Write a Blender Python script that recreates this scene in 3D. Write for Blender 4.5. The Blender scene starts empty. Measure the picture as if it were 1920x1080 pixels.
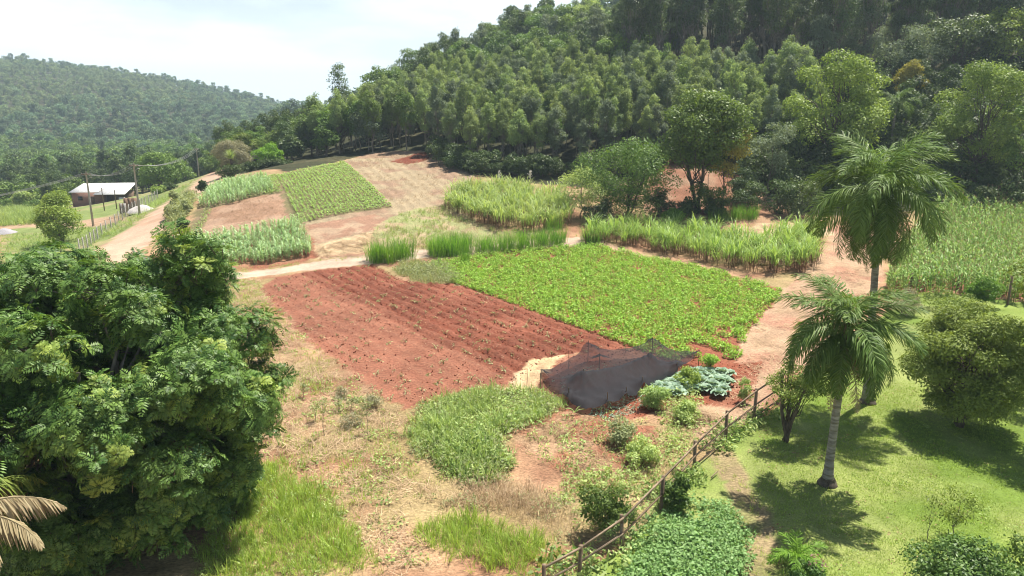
import bpy, math
import numpy as np
from mathutils import Vector

# ------------------------------------------------------------------ camera, world, sun, exposure
SC = bpy.context.scene
COL = SC.collection
CAM_H, PITCH, FPX = 15.0, math.radians(14.0), 1371.0     # height above the lawn, tilt below the horizon, focal length in 1920-wide pixels
cam_data = bpy.data.cameras.new('camera')
cam_data.sensor_width = 36.0
cam_data.lens = 36.0 * FPX / 1920.0
cam_data.clip_start, cam_data.clip_end = 0.1, 12000.0
cam = bpy.data.objects.new('camera', cam_data)
cam.location = (0, 0, CAM_H)
cam.rotation_euler = (math.radians(90) - PITCH, 0, 0)
COL.objects.link(cam)
SC.camera = cam

SUN_EL, SUN_AZ = math.radians(66.0), math.radians(42.0)   # azimuth from +Y towards +X: the sun stands ahead and to the right
world = bpy.data.worlds.new('World')
SC.world = world
world.use_nodes = True
wn, wl = world.node_tree.nodes, world.node_tree.links
wn.clear()
w_out = wn.new('ShaderNodeOutputWorld')
w_bg = wn.new('ShaderNodeBackground')
w_sky = wn.new('ShaderNodeTexSky')
w_sky.sky_type = 'NISHITA'
w_sky.sun_disc = False
w_sky.sun_elevation = SUN_EL
w_sky.sun_rotation = SUN_AZ
w_sky.altitude = 500
w_sky.air_density = 1.0
w_sky.dust_density = 1.6
w_sky.ozone_density = 1.0
w_bg.inputs['Strength'].default_value = 0.05
# humid summer sky: white towards the horizon all round, thin broken cloud higher up, blue overhead
w_tc = wn.new('ShaderNodeTexCoord')
w_map = wn.new('ShaderNodeMapping')
w_map.inputs['Scale'].default_value = (1.0, 1.0, 4.0)
w_noise = wn.new('ShaderNodeTexNoise')
w_noise.inputs['Scale'].default_value = 3.0
w_noise.inputs['Detail'].default_value = 7
w_noise.inputs['Roughness'].default_value = 0.55
w_cl = wn.new('ShaderNodeMapRange')
for i_, v_ in ((1, .42), (2, .66), (3, -.12), (4, .34)): w_cl.inputs[i_].default_value = v_
w_sep = wn.new('ShaderNodeSeparateXYZ')
w_el = wn.new('ShaderNodeMapRange')
w_el.interpolation_type = 'SMOOTHSTEP'
for i_, v_ in ((1, .0), (2, .33), (3, .86), (4, .0)): w_el.inputs[i_].default_value = v_
w_add = wn.new('ShaderNodeMath'); w_add.operation = 'ADD'; w_add.use_clamp = True
w_mix = wn.new('ShaderNodeMix')
w_mix.data_type = 'RGBA'
w_mix.inputs[7].default_value = (13.2, 14.6, 15.6, 1)
wl.new(w_tc.outputs['Generated'], w_map.inputs['Vector'])
wl.new(w_tc.outputs['Generated'], w_sep.inputs[0])
wl.new(w_sep.outputs['Z'], w_el.inputs[0])
wl.new(w_map.outputs[0], w_noise.inputs['Vector'])
wl.new(w_noise.outputs[0], w_cl.inputs[0])
wl.new(w_cl.outputs[0], w_add.inputs[0])
wl.new(w_el.outputs[0], w_add.inputs[1])
wl.new(w_add.outputs[0], w_mix.inputs[0])
wl.new(w_sky.outputs[0], w_mix.inputs[6])
wl.new(w_mix.outputs[2], w_bg.inputs['Color'])
wl.new(w_bg.outputs[0], w_out.inputs['Surface'])

sun_data = bpy.data.lights.new('sun', 'SUN')
sun_data.energy = 5.0
sun_data.angle = math.radians(0.53)
sun_data.color = (1.0, 0.94, 0.83)
sun = bpy.data.objects.new('sun', sun_data)
SUN_DIR = Vector((math.sin(SUN_AZ) * math.cos(SUN_EL), math.cos(SUN_AZ) * math.cos(SUN_EL), math.sin(SUN_EL)))
sun.rotation_euler = SUN_DIR.to_track_quat('Z', 'Y').to_euler()
sun.location = (60, 60, 150)
COL.objects.link(sun)

SC.view_settings.view_transform = 'Standard'
SC.view_settings.look = 'None'
SC.view_settings.exposure = 1.0
SC.view_settings.gamma = 1.0
SC.view_settings.use_curve_mapping = False
SC.render.engine = 'CYCLES'
SC.cycles.use_denoising = True
SC.cycles.filter_width = 1.05
SC.cycles.max_bounces = 6
SC.cycles.diffuse_bounces = 3
SC.cycles.glossy_bounces = 2
SC.cycles.transmission_bounces = 3
SC.cycles.transparent_max_bounces = 12
SC.cycles.volume_bounces = 0
SC.cycles.sample_clamp_indirect = 4.0

R = np.random.default_rng(7)

# ------------------------------------------------------------------ value noise
def _hash(ix, iy, s):
    h = (ix.astype(np.int64) * 374761393 + iy.astype(np.int64) * 668265263 + s * 974634777) & 0xffffffff
    h = ((h ^ (h >> 13)) * 1274126177) & 0xffffffff
    return ((h ^ (h >> 16)) & 0xffff) / 65535.0

def vnoise(x, y, scale, seed=0, octs=3):
    x, y = np.asarray(x, float) / scale, np.asarray(y, float) / scale
    tot, amp, s = np.zeros(np.broadcast(x, y).shape), 1.0, 0.0
    for o in range(octs):
        ix, iy = np.floor(x), np.floor(y)
        fx, fy = x - ix, y - iy
        fx, fy = fx * fx * (3 - 2 * fx), fy * fy * (3 - 2 * fy)
        a, b = _hash(ix, iy, seed + o), _hash(ix + 1, iy, seed + o)
        c, d = _hash(ix, iy + 1, seed + o), _hash(ix + 1, iy + 1, seed + o)
        tot += amp * ((a * (1 - fx) + b * fx) * (1 - fy) + (c * (1 - fx) + d * fx) * fy)
        s += amp
        amp *= 0.5
        x, y = x * 2.03 + 17.1, y * 2.03 + 5.3
    return tot / s

# ------------------------------------------------------------------ terrain: surveyed heights (x, y, z in metres), smoothly joined
CP = [
 # garden, ploughed field and bean field: a level shelf
 (-40,10,0),(-15,12,0),(0,12,0),(15,12,0),(40,12,0),(-15,26,0),(0,26,0),(15,26,0),(32,28,0),(-14,40,0),(4,40,0),(20,40,0),(36,42,.1),
 (-22,60,0),(-5,60,0),(10,58,0),(26,58,0),(44,60,.2),(-24,72,0),(-6,74,.1),(12,78,.3),(30,74,.6),(50,74,1),
 # upper fields
 (-42,76,.2),(-34,80,1.2),(-20,80,1.7),(-42,95,2.4),(-16,90,2.5),(-2,88,1.8),(8,92,2.2),(-28.8,125,6.1),(-14.6,130,6.9),(-5,115,4.9),(-40,118,4.9),
 # bank under the trees and the forest hill
 (17,92,1.4),(20,95,3.0),(23,105,6.2),(36,90,2),(46,95,3.5),(62,85,2.6),(70,98,6),(3,112,4.6),(30,115,8.5),(60,118,12),(100,110,14),
 (0,150,13),(30,150,19),(70,150,24),(110,150,28),(0,200,25),(40,200,33),(100,200,42),(0,240,32),(60,260,47),(140,240,54),
 (-25,185,15),(-26,145,8),(-42,165,6),(-52,215,9),(-34,250,20),(0,350,36),(120,420,62),(-70,300,2),(200,150,45),(120,60,10),(250,60,30),
 # road and the falling ground left of it
 (-48.5,100,.8),(-54,120,.9),(-65.6,165,.9),(-44,88,.5),(-41,80,0),(-50,150,4),(-74,190,-1.4),(-60.7,105,-1.8),(-64,122,-2.0),(-88,160,-5.4),(-90,140,-5),
 (-70,105,-3.5),(-56,88,-2),(-58,75,-1.5),(-45,60,-.6),(-80,80,-3),(-140,150,-8),(-60,40,-.5),
 (-110,200,-10),(-145,230,-13),(-140,300,-14),(-215,320,-16),(-95,260,-8),(-80,230,-6),(-120,400,-9),(-300,250,-14),(-250,420,-15),(-180,440,-11),
 # the far hill
 (-640,900,64),(-500,900,52),(-400,900,36),(-290,900,12),(-150,900,-4),(-420,620,18),(-300,620,7),(-180,620,-4),(-480,500,4),(-800,700,45),
 (-640,1250,40),(-300,1300,-5),(100,800,60),(300,800,90),(0,1400,40),(800,800,90),
 (-1500,1500,30),(1500,1500,60),(-1500,200,0),(1500,200,70),(0,-250,0),(-900,-250,0),(900,-250,10),(-2500,2800,20),(2500,2800,40),(0,2800,20),
]
CP = np.array(CP, float)
def _warp(x, y):
    return np.arcsinh(np.asarray(x, float) / 30.0), np.arcsinh((np.asarray(y, float) - 40) / 40.0)
def _tps(r2):
    return np.where(r2 < 1e-12, 0, r2 * np.log(np.maximum(r2, 1e-12)))
_cx, _cy = _warp(CP[:, 0], CP[:, 1])
_n = len(CP)
_A = np.zeros((_n + 3, _n + 3))
_A[:_n, :_n] = _tps((_cx[:, None] - _cx) ** 2 + (_cy[:, None] - _cy) ** 2) + 2e-4 * np.eye(_n)
_A[:_n, _n:] = np.stack([np.ones(_n), _cx, _cy], 1)
_A[_n:, :_n] = _A[:_n, _n:].T
_W = np.linalg.solve(_A, np.concatenate([CP[:, 2], np.zeros(3)]))

def H(x, y):
    """Height of the land."""
    x, y = np.broadcast_arrays(np.asarray(x, float), np.asarray(y, float))
    sh, xf, yf = x.shape, x.ravel(), y.ravel()
    out = np.empty(xf.size)
    for i in range(0, xf.size, 20000):
        a, b = _warp(xf[i:i + 20000], yf[i:i + 20000])
        k = _tps((a[:, None] - _cx) ** 2 + (b[:, None] - _cy) ** 2)
        out[i:i + 20000] = k @ _W[:_n] + _W[_n] + a * _W[_n + 1] + b * _W[_n + 2]
    return out.reshape(sh)

_FW, _UP = np.array([0, math.cos(PITCH), -math.sin(PITCH)]), np.array([0, math.sin(PITCH), math.cos(PITCH)])
_T = np.geomspace(8, 2600, 900)
def G(u, v):
    """Where the line of sight through a point of the survey photograph meets the land."""
    d = _FW * FPX + np.array([1.0, 0, 0]) * (u - 960) + _UP * (540 - v)
    d /= d[1]
    P = d[None] * _T[:, None]
    P[:, 2] += CAM_H
    s = P[:, 2] - H(P[:, 0], P[:, 1])
    k = np.argmax(s < 0)
    if s[k] >= 0:
        return P[-1]
    t = _T[k - 1] + (_T[k] - _T[k - 1]) * s[k - 1] / (s[k - 1] - s[k])
    p = d * t
    return np.array([p[0], p[1], float(H(p[0], p[1]))])
def GP(pts):
    return np.array([G(u, v)[:2] for u, v in pts])
def depth(p):
    return p[1] * math.cos(PITCH) + (CAM_H - p[2]) * math.sin(PITCH)
def metres(px, p):
    return px * depth(p) / FPX

def inside(x, y, poly):
    x, y = np.asarray(x), np.asarray(y)
    r = np.zeros(x.shape, bool)
    n = len(poly)
    for i in range(n):
        x1, y1 = poly[i]
        x2, y2 = poly[(i + 1) % n]
        if y1 == y2:
            continue
        c = (y1 > y) != (y2 > y)
        r ^= c & (x < (x2 - x1) * (y - y1) / (y2 - y1) + x1)
    return r
def seg_dist(x, y, line):
    d = np.full(np.shape(x), 1e9)
    for (x1, y1), (x2, y2) in zip(line[:-1], line[1:]):
        l2 = (x2 - x1) ** 2 + (y2 - y1) ** 2
        t = np.clip(((x - x1) * (x2 - x1) + (y - y1) * (y2 - y1)) / l2, 0, 1)
        d = np.minimum(d, np.hypot(x - x1 - t * (x2 - x1), y - y1 - t * (y2 - y1)))
    return d
def scatter_in(poly, spacing, rng, jitter=0.45):
    a, b = poly.min(0), poly.max(0)
    X, Y = np.meshgrid(np.arange(a[0], b[0], spacing), np.arange(a[1], b[1], spacing))
    X = X.ravel() + rng.uniform(-jitter, jitter, X.size) * spacing
    Y = Y.ravel() + rng.uniform(-jitter, jitter, Y.size) * spacing
    m = inside(X, Y, poly)
    return np.stack([X[m], Y[m]], 1)

# ------------------------------------------------------------------ objects
def prop(o, label=None, cat=None, group=None, kind=None):
    if label: o['label'] = label
    if cat: o['category'] = cat
    if group: o['group'] = group
    if kind: o['kind'] = kind
    return o
def empty(name, loc=(0, 0, 0), rz=0.0, label=None, cat=None, group=None):
    o = bpy.data.objects.new(name, None)
    o.empty_display_size = 0.2
    COL.objects.link(o)
    o.location = loc
    o.rotation_euler = (0, 0, rz)
    return prop(o, label, cat, group)
def link(name, me, parent=None, loc=None):
    o = bpy.data.objects.new(name, me)
    COL.objects.link(o)
    if parent is not None:
        o.parent = parent
    if loc is not None:
        o.location = loc
    return o
KIDS = {}
def dup(root, loc, rz=0.0, scale=1.0, label=None, group=None, tilt=(0, 0)):
    """A copy of a thing with copies of its parts and sub-parts (mesh data shared)."""
    r = root.copy()
    COL.objects.link(r)
    r.location = loc
    r.rotation_euler = (tilt[0], tilt[1], rz)
    r.scale = (scale,) * 3 if np.isscalar(scale) else scale
    if label: r['label'] = label
    if group: r['group'] = group
    def kids(src, dst):
        for ch in src.children:
            c = ch.copy()
            COL.objects.link(c)
            c.parent = dst
            kids(ch, c)
    kids(root, r)
    return r

class MB:
    """Collects faces; build() links them as ONE mesh object."""
    def __init__(self):
        self.v, self.f, self.t, self.m, self.n = [], [], [], [], 0
    def add(self, V, F, tone=0.5, mat=0):
        V = np.asarray(V, float).reshape(-1, 3)
        F = np.asarray(F, int)
        self.v.append(V)
        self.f.append(F + self.n)
        self.t.append(np.broadcast_to(np.asarray(tone, float), (len(V),)).astype(float))
        self.m.append(np.full(len(F), mat, int))
        self.n += len(V)
        return self
    def join(self, o, M=None, tone=None):
        """Add another builder's geometry, moved by a 4x4 matrix."""
        for V, F, t, m in zip(o.v, o.f, o.t, o.m):
            pass
        V = np.concatenate(o.v)
        if M is not None:
            V = V @ M[:3, :3].T + M[:3, 3]
        self.v.append(V)
        self.t.append(np.concatenate(o.t) if tone is None else np.full(len(V), tone))
        for F, m in zip(o.f, o.m):
            self.f.append(F + self.n)
            self.m.append(m)
        self.n += len(V)
        return self
    def mesh(self, name, mats, smooth=False, extra=None):
        V = np.concatenate(self.v)
        me = bpy.data.meshes.new(name)
        me.vertices.add(len(V))
        me.vertices.foreach_set('co', V.ravel().astype(np.float32))
        tot = np.concatenate([np.full(len(F), F.shape[1]) for F in self.f]) if self.f else np.zeros(0, int)
        if len(tot):
            idx = np.concatenate([F.ravel() for F in self.f])
            me.loops.add(len(idx))
            me.loops.foreach_set('vertex_index', idx.astype(np.int32))
            me.polygons.add(len(tot))
            me.polygons.foreach_set('loop_start', (np.cumsum(tot) - tot).astype(np.int32))
            me.polygons.foreach_set('loop_total', tot.astype(np.int32))
            me.polygons.foreach_set('material_index', np.concatenate(self.m).astype(np.int32))
            if smooth:
                me.polygons.foreach_set('use_smooth', np.ones(len(tot), bool))
        a = me.attributes.new('tone', 'FLOAT', 'POINT')
        a.data.foreach_set('value', np.concatenate(self.t).astype(np.float32))
        for k, (ty, dat) in (extra or {}).items():
            a = me.attributes.new(k, ty, 'POINT')
            a.data.foreach_set({'FLOAT': 'value', 'INT': 'value', 'FLOAT_VECTOR': 'vector', 'FLOAT_COLOR': 'color'}[ty], np.ascontiguousarray(dat).ravel())
        for m in (mats if isinstance(mats, (list, tuple)) else [mats]):
            me.materials.append(m)
        me.update(calc_edges=True)
        return me
    def build(self, name, mats, parent=None, loc=None, smooth=False):
        return link(name, self.mesh(name, mats, smooth), parent, loc)

def unit(a):
    return a / np.maximum(np.linalg.norm(a, axis=-1, keepdims=True), 1e-9)

def box(mb, c, s, rz=0.0, tone=0.5, mat=0, rot=None):
    q = np.array([[x, y, z] for x in (-.5, .5) for y in (-.5, .5) for z in (-.5, .5)]) * np.asarray(s)
    if rot is None:
        ca, sa = math.cos(rz), math.sin(rz)
        rot = np.array([[ca, -sa, 0], [sa, ca, 0], [0, 0, 1]])
    mb.add(q @ np.asarray(rot).T + np.asarray(c), [[0, 1, 3, 2], [4, 6, 7, 5], [0, 4, 5, 1], [2, 3, 7, 6], [0, 2, 6, 4], [1, 5, 7, 3]], tone, mat)

def tube(mb, path, rad, sides=6, tone=0.5, mat=0, cap=True):
    P = np.asarray(path, float)
    n = len(P)
    rad = np.broadcast_to(np.asarray(rad, float), (n,))
    T = unit(np.gradient(P, axis=0))
    up = np.array([0, 0, 1.0]) if abs(T[0, 2]) < 0.9 else np.array([1.0, 0, 0])
    A = unit(np.cross(T, np.broadcast_to(up, T.shape)))
    B = np.cross(T, A)
    an = np.arange(sides) * 2 * math.pi / sides
    V = P[:, None] + rad[:, None, None] * (np.cos(an)[None, :, None] * A[:, None] + np.sin(an)[None, :, None] * B[:, None])
    i, j = np.meshgrid(np.arange(n - 1), np.arange(sides), indexing='ij')
    i, j = i.ravel(), j.ravel()
    j2 = (j + 1) % sides
    mb.add(V.reshape(-1, 3), np.stack([i * sides + j, (i + 1) * sides + j, (i + 1) * sides + j2, i * sides + j2], 1), tone, mat)
    if cap:
        off = mb.n - n * sides
        for b in (0, (n - 1) * sides):
            mb.f.append(np.arange(sides)[None] + off + b)
            mb.m.append(np.full(1, mat))

def leaves(mb, P, D, N, L, W, tone, fold=0.15, mat=0):
    """Folded kite-shaped leaves, one quad each: base P, direction D, face normal N."""
    P, D, N = np.asarray(P), unit(D), unit(N)
    S = unit(np.cross(N, D))
    N = np.cross(D, S)
    n = len(P)
    L, W = np.broadcast_to(L, (n,))[:, None], np.broadcast_to(W, (n,))[:, None]
    mid = P + D * L * 0.45 + N * W * fold
    V = np.stack([P, mid + S * W * .5 - N * W * fold * 2, P + D * L - N * L * 0.12, mid - S * W * .5 - N * W * fold * 2], 1)
    F = np.arange(n)[:, None] * 4 + np.array([[0, 1, 2, 3]])
    mb.add(V.reshape(-1, 3), F, np.repeat(np.broadcast_to(tone, (n,)), 4), mat)

def blades(mb, P, az, L, W, lean, curl, tone, seg=3, mat=0):
    """Grass-like blades: lean is the starting angle from upright, curl is how much more it bends by the tip."""
    n = len(P)
    az, L, W, lean, curl, tone = [np.broadcast_to(np.asarray(q, float), (n,)) for q in (az, L, W, lean, curl, tone)]
    hx, hy = np.cos(az), np.sin(az)
    S = np.stack([-hy, hx, np.zeros(n)], 1)
    pos = np.asarray(P, float).copy()
    rows, tn = [], []
    for k in range(seg + 1):
        f = k / seg
        w = W * (0.7 + 0.9 * f - 1.6 * f * f) if k < seg else W * 0.03
        rows += [pos - S * w[:, None] * .5, pos + S * w[:, None] * .5]
        a = lean + curl * f
        pos = pos + np.stack([np.sin(a) * hx, np.sin(a) * hy, np.cos(a)], 1) * (L / seg)[:, None]
    V = np.stack(rows, 1)
    m = 2 * (seg + 1)
    F = np.concatenate([np.arange(n)[:, None] * m + np.array([[2 * k, 2 * k + 1, 2 * k + 3, 2 * k + 2]]) for k in range(seg)])
    mb.add(V.reshape(-1, 3), F, np.repeat(tone, m), mat)

def rand_dirs(n, rng):
    return unit(rng.normal(size=(n, 3)))

# ------------------------------------------------------------------ materials
MAT = {}
def _nodes(name):
    m = bpy.data.materials.new(name)
    m.use_nodes = True
    nt = m.node_tree
    nt.nodes.clear()
    out = nt.nodes.new('ShaderNodeOutputMaterial')
    MAT[name] = m
    return m, nt.nodes, nt.links, out

def leaf_mat(name, dark, light, trans=0.3, rough=0.42, spec=0.5, vary=0.25, tint=(1.15, 1.12, 0.55)):
    """Leaves: colour runs from dark to light by each leaf's own tone, whole plants differ a little, light passes through."""
    m, N, L, out = _nodes(name)
    at = N.new('ShaderNodeAttribute'); at.attribute_name = 'tone'
    oi = N.new('ShaderNodeObjectInfo')
    mx = N.new('ShaderNodeMix'); mx.data_type = 'RGBA'
    mx.inputs[6].default_value = (*dark, 1); mx.inputs[7].default_value = (*light, 1)
    L.new(at.outputs['Fac'], mx.inputs[0])
    mr = N.new('ShaderNodeMapRange')
    mr.inputs[3].default_value = 1 - vary; mr.inputs[4].default_value = 1 + vary
    L.new(oi.outputs['Random'], mr.inputs[0])
    hs = N.new('ShaderNodeHueSaturation')
    mh = N.new('ShaderNodeMapRange')
    mh.inputs[3].default_value = 0.5 - vary * 0.05; mh.inputs[4].default_value = 0.5 + vary * 0.05
    wn_ = N.new('ShaderNodeTexWhiteNoise'); wn_.noise_dimensions = '1D'
    L.new(oi.outputs['Random'], wn_.inputs['W'])
    L.new(wn_.outputs['Value'], mh.inputs[0])
    L.new(mx.outputs[2], hs.inputs['Color']); L.new(mr.outputs[0], hs.inputs['Value']); L.new(mh.outputs[0], hs.inputs['Hue'])
    p = N.new('ShaderNodeBsdfPrincipled')
    p.inputs['Roughness'].default_value = min(.8, rough * 1.22)
    p.inputs['Specular IOR Level'].default_value = spec * .48
    L.new(hs.outputs[0], p.inputs['Base Color'])
    tr = N.new('ShaderNodeBsdfTranslucent')
    mt = N.new('ShaderNodeMix'); mt.data_type = 'RGBA'; mt.blend_type = 'MULTIPLY'
    mt.inputs[0].default_value = 1.0; mt.inputs[7].default_value = (*tint, 1)
    L.new(hs.outputs[0], mt.inputs[6]); L.new(mt.outputs[2], tr.inputs['Color'])
    ms = N.new('ShaderNodeMixShader'); ms.inputs[0].default_value = trans
    L.new(p.outputs[0], ms.inputs[1]); L.new(tr.outputs[0], ms.inputs[2])
    L.new(ms.outputs[0], out.inputs['Surface'])
    return m

def solid_mat(name, c1, c2, scale=8.0, rough=0.8, spec=0.3, bump=0.3, stretch=(1, 1, 1), metallic=0.0, fine=0.0):
    """Wood, concrete, metal and so on: two tones broken by noise in the object's own space, with relief."""
    m, N, L, out = _nodes(name)
    tc = N.new('ShaderNodeTexCoord')
    mp = N.new('ShaderNodeMapping'); mp.inputs['Scale'].default_value = stretch
    nz = N.new('ShaderNodeTexNoise'); nz.inputs['Scale'].default_value = scale; nz.inputs['Detail'].default_value = 6; nz.inputs['Roughness'].default_value = .65
    L.new(tc.outputs['Object'], mp.inputs[0]); L.new(mp.outputs[0], nz.inputs['Vector'])
    rp = N.new('ShaderNodeValToRGB')
    rp.color_ramp.elements[0].position = .34; rp.color_ramp.elements[1].position = .68
    rp.color_ramp.elements[0].color = (*c1, 1); rp.color_ramp.elements[1].color = (*c2, 1)
    L.new(nz.outputs[0], rp.inputs[0])
    p = N.new('ShaderNodeBsdfPrincipled')
    p.inputs['Roughness'].default_value = rough; p.inputs['Specular IOR Level'].default_value = spec; p.inputs['Metallic'].default_value = metallic
    L.new(rp.outputs[0], p.inputs['Base Color'])
    if bump:
        b = N.new('ShaderNodeBump'); b.inputs['Strength'].default_value = bump; b.inputs['Distance'].default_value = .03
        L.new(nz.outputs[0], b.inputs['Height']); L.new(b.outputs[0], p.inputs['Normal'])
    L.new(p.outputs[0], out.inputs['Surface'])
    return m

def ground_mat(name, patch=1.2, fine=9.0, amount=0.5, bump=0.5, bump_d=0.06, fine_amt=0.5, grain=(1, 1, 1), rough=0.95, speck=None):
    """Ground: the land's own colour (painted per vertex as soil, straw, turf), mottled at two sizes, with relief."""
    m, N, L, out = _nodes(name)
    at = N.new('ShaderNodeAttribute'); at.attribute_name = 'col'
    tc = N.new('ShaderNodeTexCoord')
    def noise(scale, det, st=None):
        n = N.new('ShaderNodeTexNoise'); n.inputs['Scale'].default_value = scale; n.inputs['Detail'].default_value = det; n.inputs['Roughness'].default_value = .62
        src = tc.outputs['Object']
        if st:
            mp = N.new('ShaderNodeMapping'); mp.inputs['Scale'].default_value = st
            L.new(src, mp.inputs[0]); src = mp.outputs[0]
        L.new(src, n.inputs['Vector'])
        return n.outputs[0]
    a, b = noise(1 / patch, 5), noise(fine, 4, grain)
    def rng(src, lo, hi):
        r = N.new('ShaderNodeMapRange'); r.inputs[1].default_value = .3; r.inputs[2].default_value = .7
        r.inputs[3].default_value = lo; r.inputs[4].default_value = hi
        L.new(src, r.inputs[0]); return r.outputs[0]
    mu = N.new('ShaderNodeMath'); mu.operation = 'MULTIPLY'
    L.new(rng(a, 1 - amount * .5, 1 + amount * .5), mu.inputs[0]); L.new(rng(b, 1 - fine_amt * .6, 1 + fine_amt * .6), mu.inputs[1])
    vm = N.new('ShaderNodeVectorMath'); vm.operation = 'SCALE'
    L.new(at.outputs['Color'], vm.inputs[0]); L.new(mu.outputs[0], vm.inputs['Scale'])
    col = vm.outputs[0]
    if speck:
        c, lo, hi, sc = speck
        sn = noise(sc, 3)
        rr = N.new('ShaderNodeMapRange'); rr.inputs[1].default_value = lo; rr.inputs[2].default_value = hi
        L.new(sn, rr.inputs[0])
        mx = N.new('ShaderNodeMix'); mx.data_type = 'RGBA'; mx.inputs[7].default_value = (*c, 1)
        L.new(rr.outputs[0], mx.inputs[0]); L.new(col, mx.inputs[6]); col = mx.outputs[2]
    p = N.new('ShaderNodeBsdfPrincipled')
    p.inputs['Roughness'].default_value = rough; p.inputs['Specular IOR Level'].default_value = .15
    L.new(col, p.inputs['Base Color'])
    bp = N.new('ShaderNodeBump'); bp.inputs['Strength'].default_value = bump; bp.inputs['Distance'].default_value = bump_d
    L.new(b, bp.inputs['Height']); L.new(bp.outputs[0], p.inputs['Normal'])
    L.new(p.outputs[0], out.inputs['Surface'])
    return m

# ------------------------------------------------------------------ uncountable stuff: one object that repeats small pieces over points
def scatter(name, protos, mats, P, scale, rz=None, tilt=0.12, rng=R, smooth=False):
    """protos: builders (a tuft, a weed ...) that sit at the origin; P: where they stand."""
    n = len(P)
    mb, pid = MB(), []
    for k, p in enumerate(protos):
        mb.join(p)
        pid.append(np.full(p.n, k))
    mb.v.append(np.asarray(P, float)); mb.t.append(np.zeros(n)); mb.n += n
    pid = np.concatenate(pid + [np.full(n, -1)]).astype(np.int32)
    tot, np_ = len(pid), len(pid) - n
    rot = np.zeros((tot, 3), np.float32)
    rot[np_:, 0] = rng.normal(0, tilt, n); rot[np_:, 1] = rng.normal(0, tilt, n)
    rot[np_:, 2] = rng.uniform(0, 2 * math.pi, n) if rz is None else rz
    scl = np.ones((tot, 3), np.float32)
    scale = np.asarray(scale, float)
    scl[np_:] = scale[:, None] if scale.ndim == 1 else scale
    pick = np.zeros(tot, np.int32)
    pick[np_:] = rng.integers(0, len(protos), n)
    me = mb.mesh(name, mats, smooth, {'pid': ('INT', pid), 'turn': ('FLOAT_VECTOR', rot), 'size': ('FLOAT_VECTOR', scl), 'pick': ('INT', pick)})
    o = link(name, me)
    o['kind'] = 'stuff'
    ng = bpy.data.node_groups.new('scatter', 'GeometryNodeTree')
    ng.interface.new_socket('Geometry', in_out='INPUT', socket_type='NodeSocketGeometry')
    ng.interface.new_socket('Geometry', in_out='OUTPUT', socket_type='NodeSocketGeometry')
    N, L = ng.nodes, ng.links
    gi, go = N.new('NodeGroupInput'), N.new('NodeGroupOutput')
    def attr(nm, ty):
        a = N.new('GeometryNodeInputNamedAttribute'); a.data_type = ty; a.inputs['Name'].default_value = nm
        return a.outputs['Attribute']
    pidn = attr('pid', 'INT')
    def sep(k):
        c = N.new('FunctionNodeCompare'); c.data_type = 'INT'; c.operation = 'EQUAL'
        L.new(pidn, c.inputs[2]); c.inputs[3].default_value = k
        s = N.new('GeometryNodeSeparateGeometry'); s.domain = 'POINT'
        L.new(gi.outputs[0], s.inputs['Geometry']); L.new(c.outputs[0], s.inputs['Selection'])
        return s.outputs['Selection']
    jn = N.new('GeometryNodeJoinGeometry')
    for k in range(len(protos)):
        g2 = N.new('GeometryNodeGeometryToInstance')
        L.new(sep(k), g2.inputs[0]); L.new(g2.outputs[0], jn.inputs[0])
    ip = N.new('GeometryNodeInstanceOnPoints')
    L.new(sep(-1), ip.inputs['Points']); L.new(jn.outputs[0], ip.inputs['Instance'])
    ip.inputs['Pick Instance'].default_value = True
    L.new(attr('pick', 'INT'), ip.inputs['Instance Index'])
    er = N.new('FunctionNodeEulerToRotation')
    L.new(attr('turn', 'FLOAT_VECTOR'), er.inputs[0]); L.new(er.outputs[0], ip.inputs['Rotation'])
    L.new(attr('size', 'FLOAT_VECTOR'), ip.inputs['Scale'])
    L.new(ip.outputs[0], go.inputs[0])
    md = o.modifiers.new('scatter', 'NODES'); md.node_group = ng
    return o

def on_land(xy, dz=0.0):
    return np.column_stack([xy, H(xy[:, 0], xy[:, 1]) + dz])

# ------------------------------------------------------------------ ground, fields, roads, lawn
ground_mat('dry_ground', 1.6, 7.0, .35, .6, .08, .75, (1, 1.6, 1))
ground_mat('red_soil', 2.2, 6.0, .35, .9, .12, .55)
ground_mat('road_dirt', 3.0, 5.0, .25, .35, .04, .3)
ground_mat('turf', 2.4, 14.0, .45, .6, .03, .55)
ground_mat('stubble', 2.0, 5.0, .3, .7, .1, .7, (1.0, 2.2, 1))
ground_mat('wood_floor', 6.0, 1.2, .5, .8, .4, .6)

TAN, STRAW, PALE = (.235, .125, .076), (.340, .215, .128), (.470, .360, .225)
RED, REDL, PINK = (.150, .045, .026), (.200, .070, .043), (.320, .175, .118)
LAWN, LAWN2, LAWNDRY = (.125, .185, .034), (.180, .235, .055), (.270, .275, .110)
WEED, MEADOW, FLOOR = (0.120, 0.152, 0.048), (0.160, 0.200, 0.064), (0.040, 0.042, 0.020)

TRACK = GP([(150, 532), (300, 528), (440, 517), (560, 503), (700, 488), (800, 475), (930, 463), (1060, 455), (1110, 448)])
ROAD = GP([(120, 530), (190, 492), (250, 445), (310, 398), (352, 366), (385, 343), (404, 328), (411, 321)])
ROAD = np.vstack([ROAD, ROAD[-1] + [[-1.0, 14], [1, 34], [10, 60]]])
FOOT = GP([(1345, 852), (1385, 905), (1425, 975), (1430, 1040), (1415, 1110)])
FENCE = GP([(1020, 1110), (1088, 1062), (1165, 1028), (1240, 930), (1302, 878), (1360, 830), (1413, 786), (1462, 752), (1530, 700), (1600, 640), (1660, 590), (1706, 552)])

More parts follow.
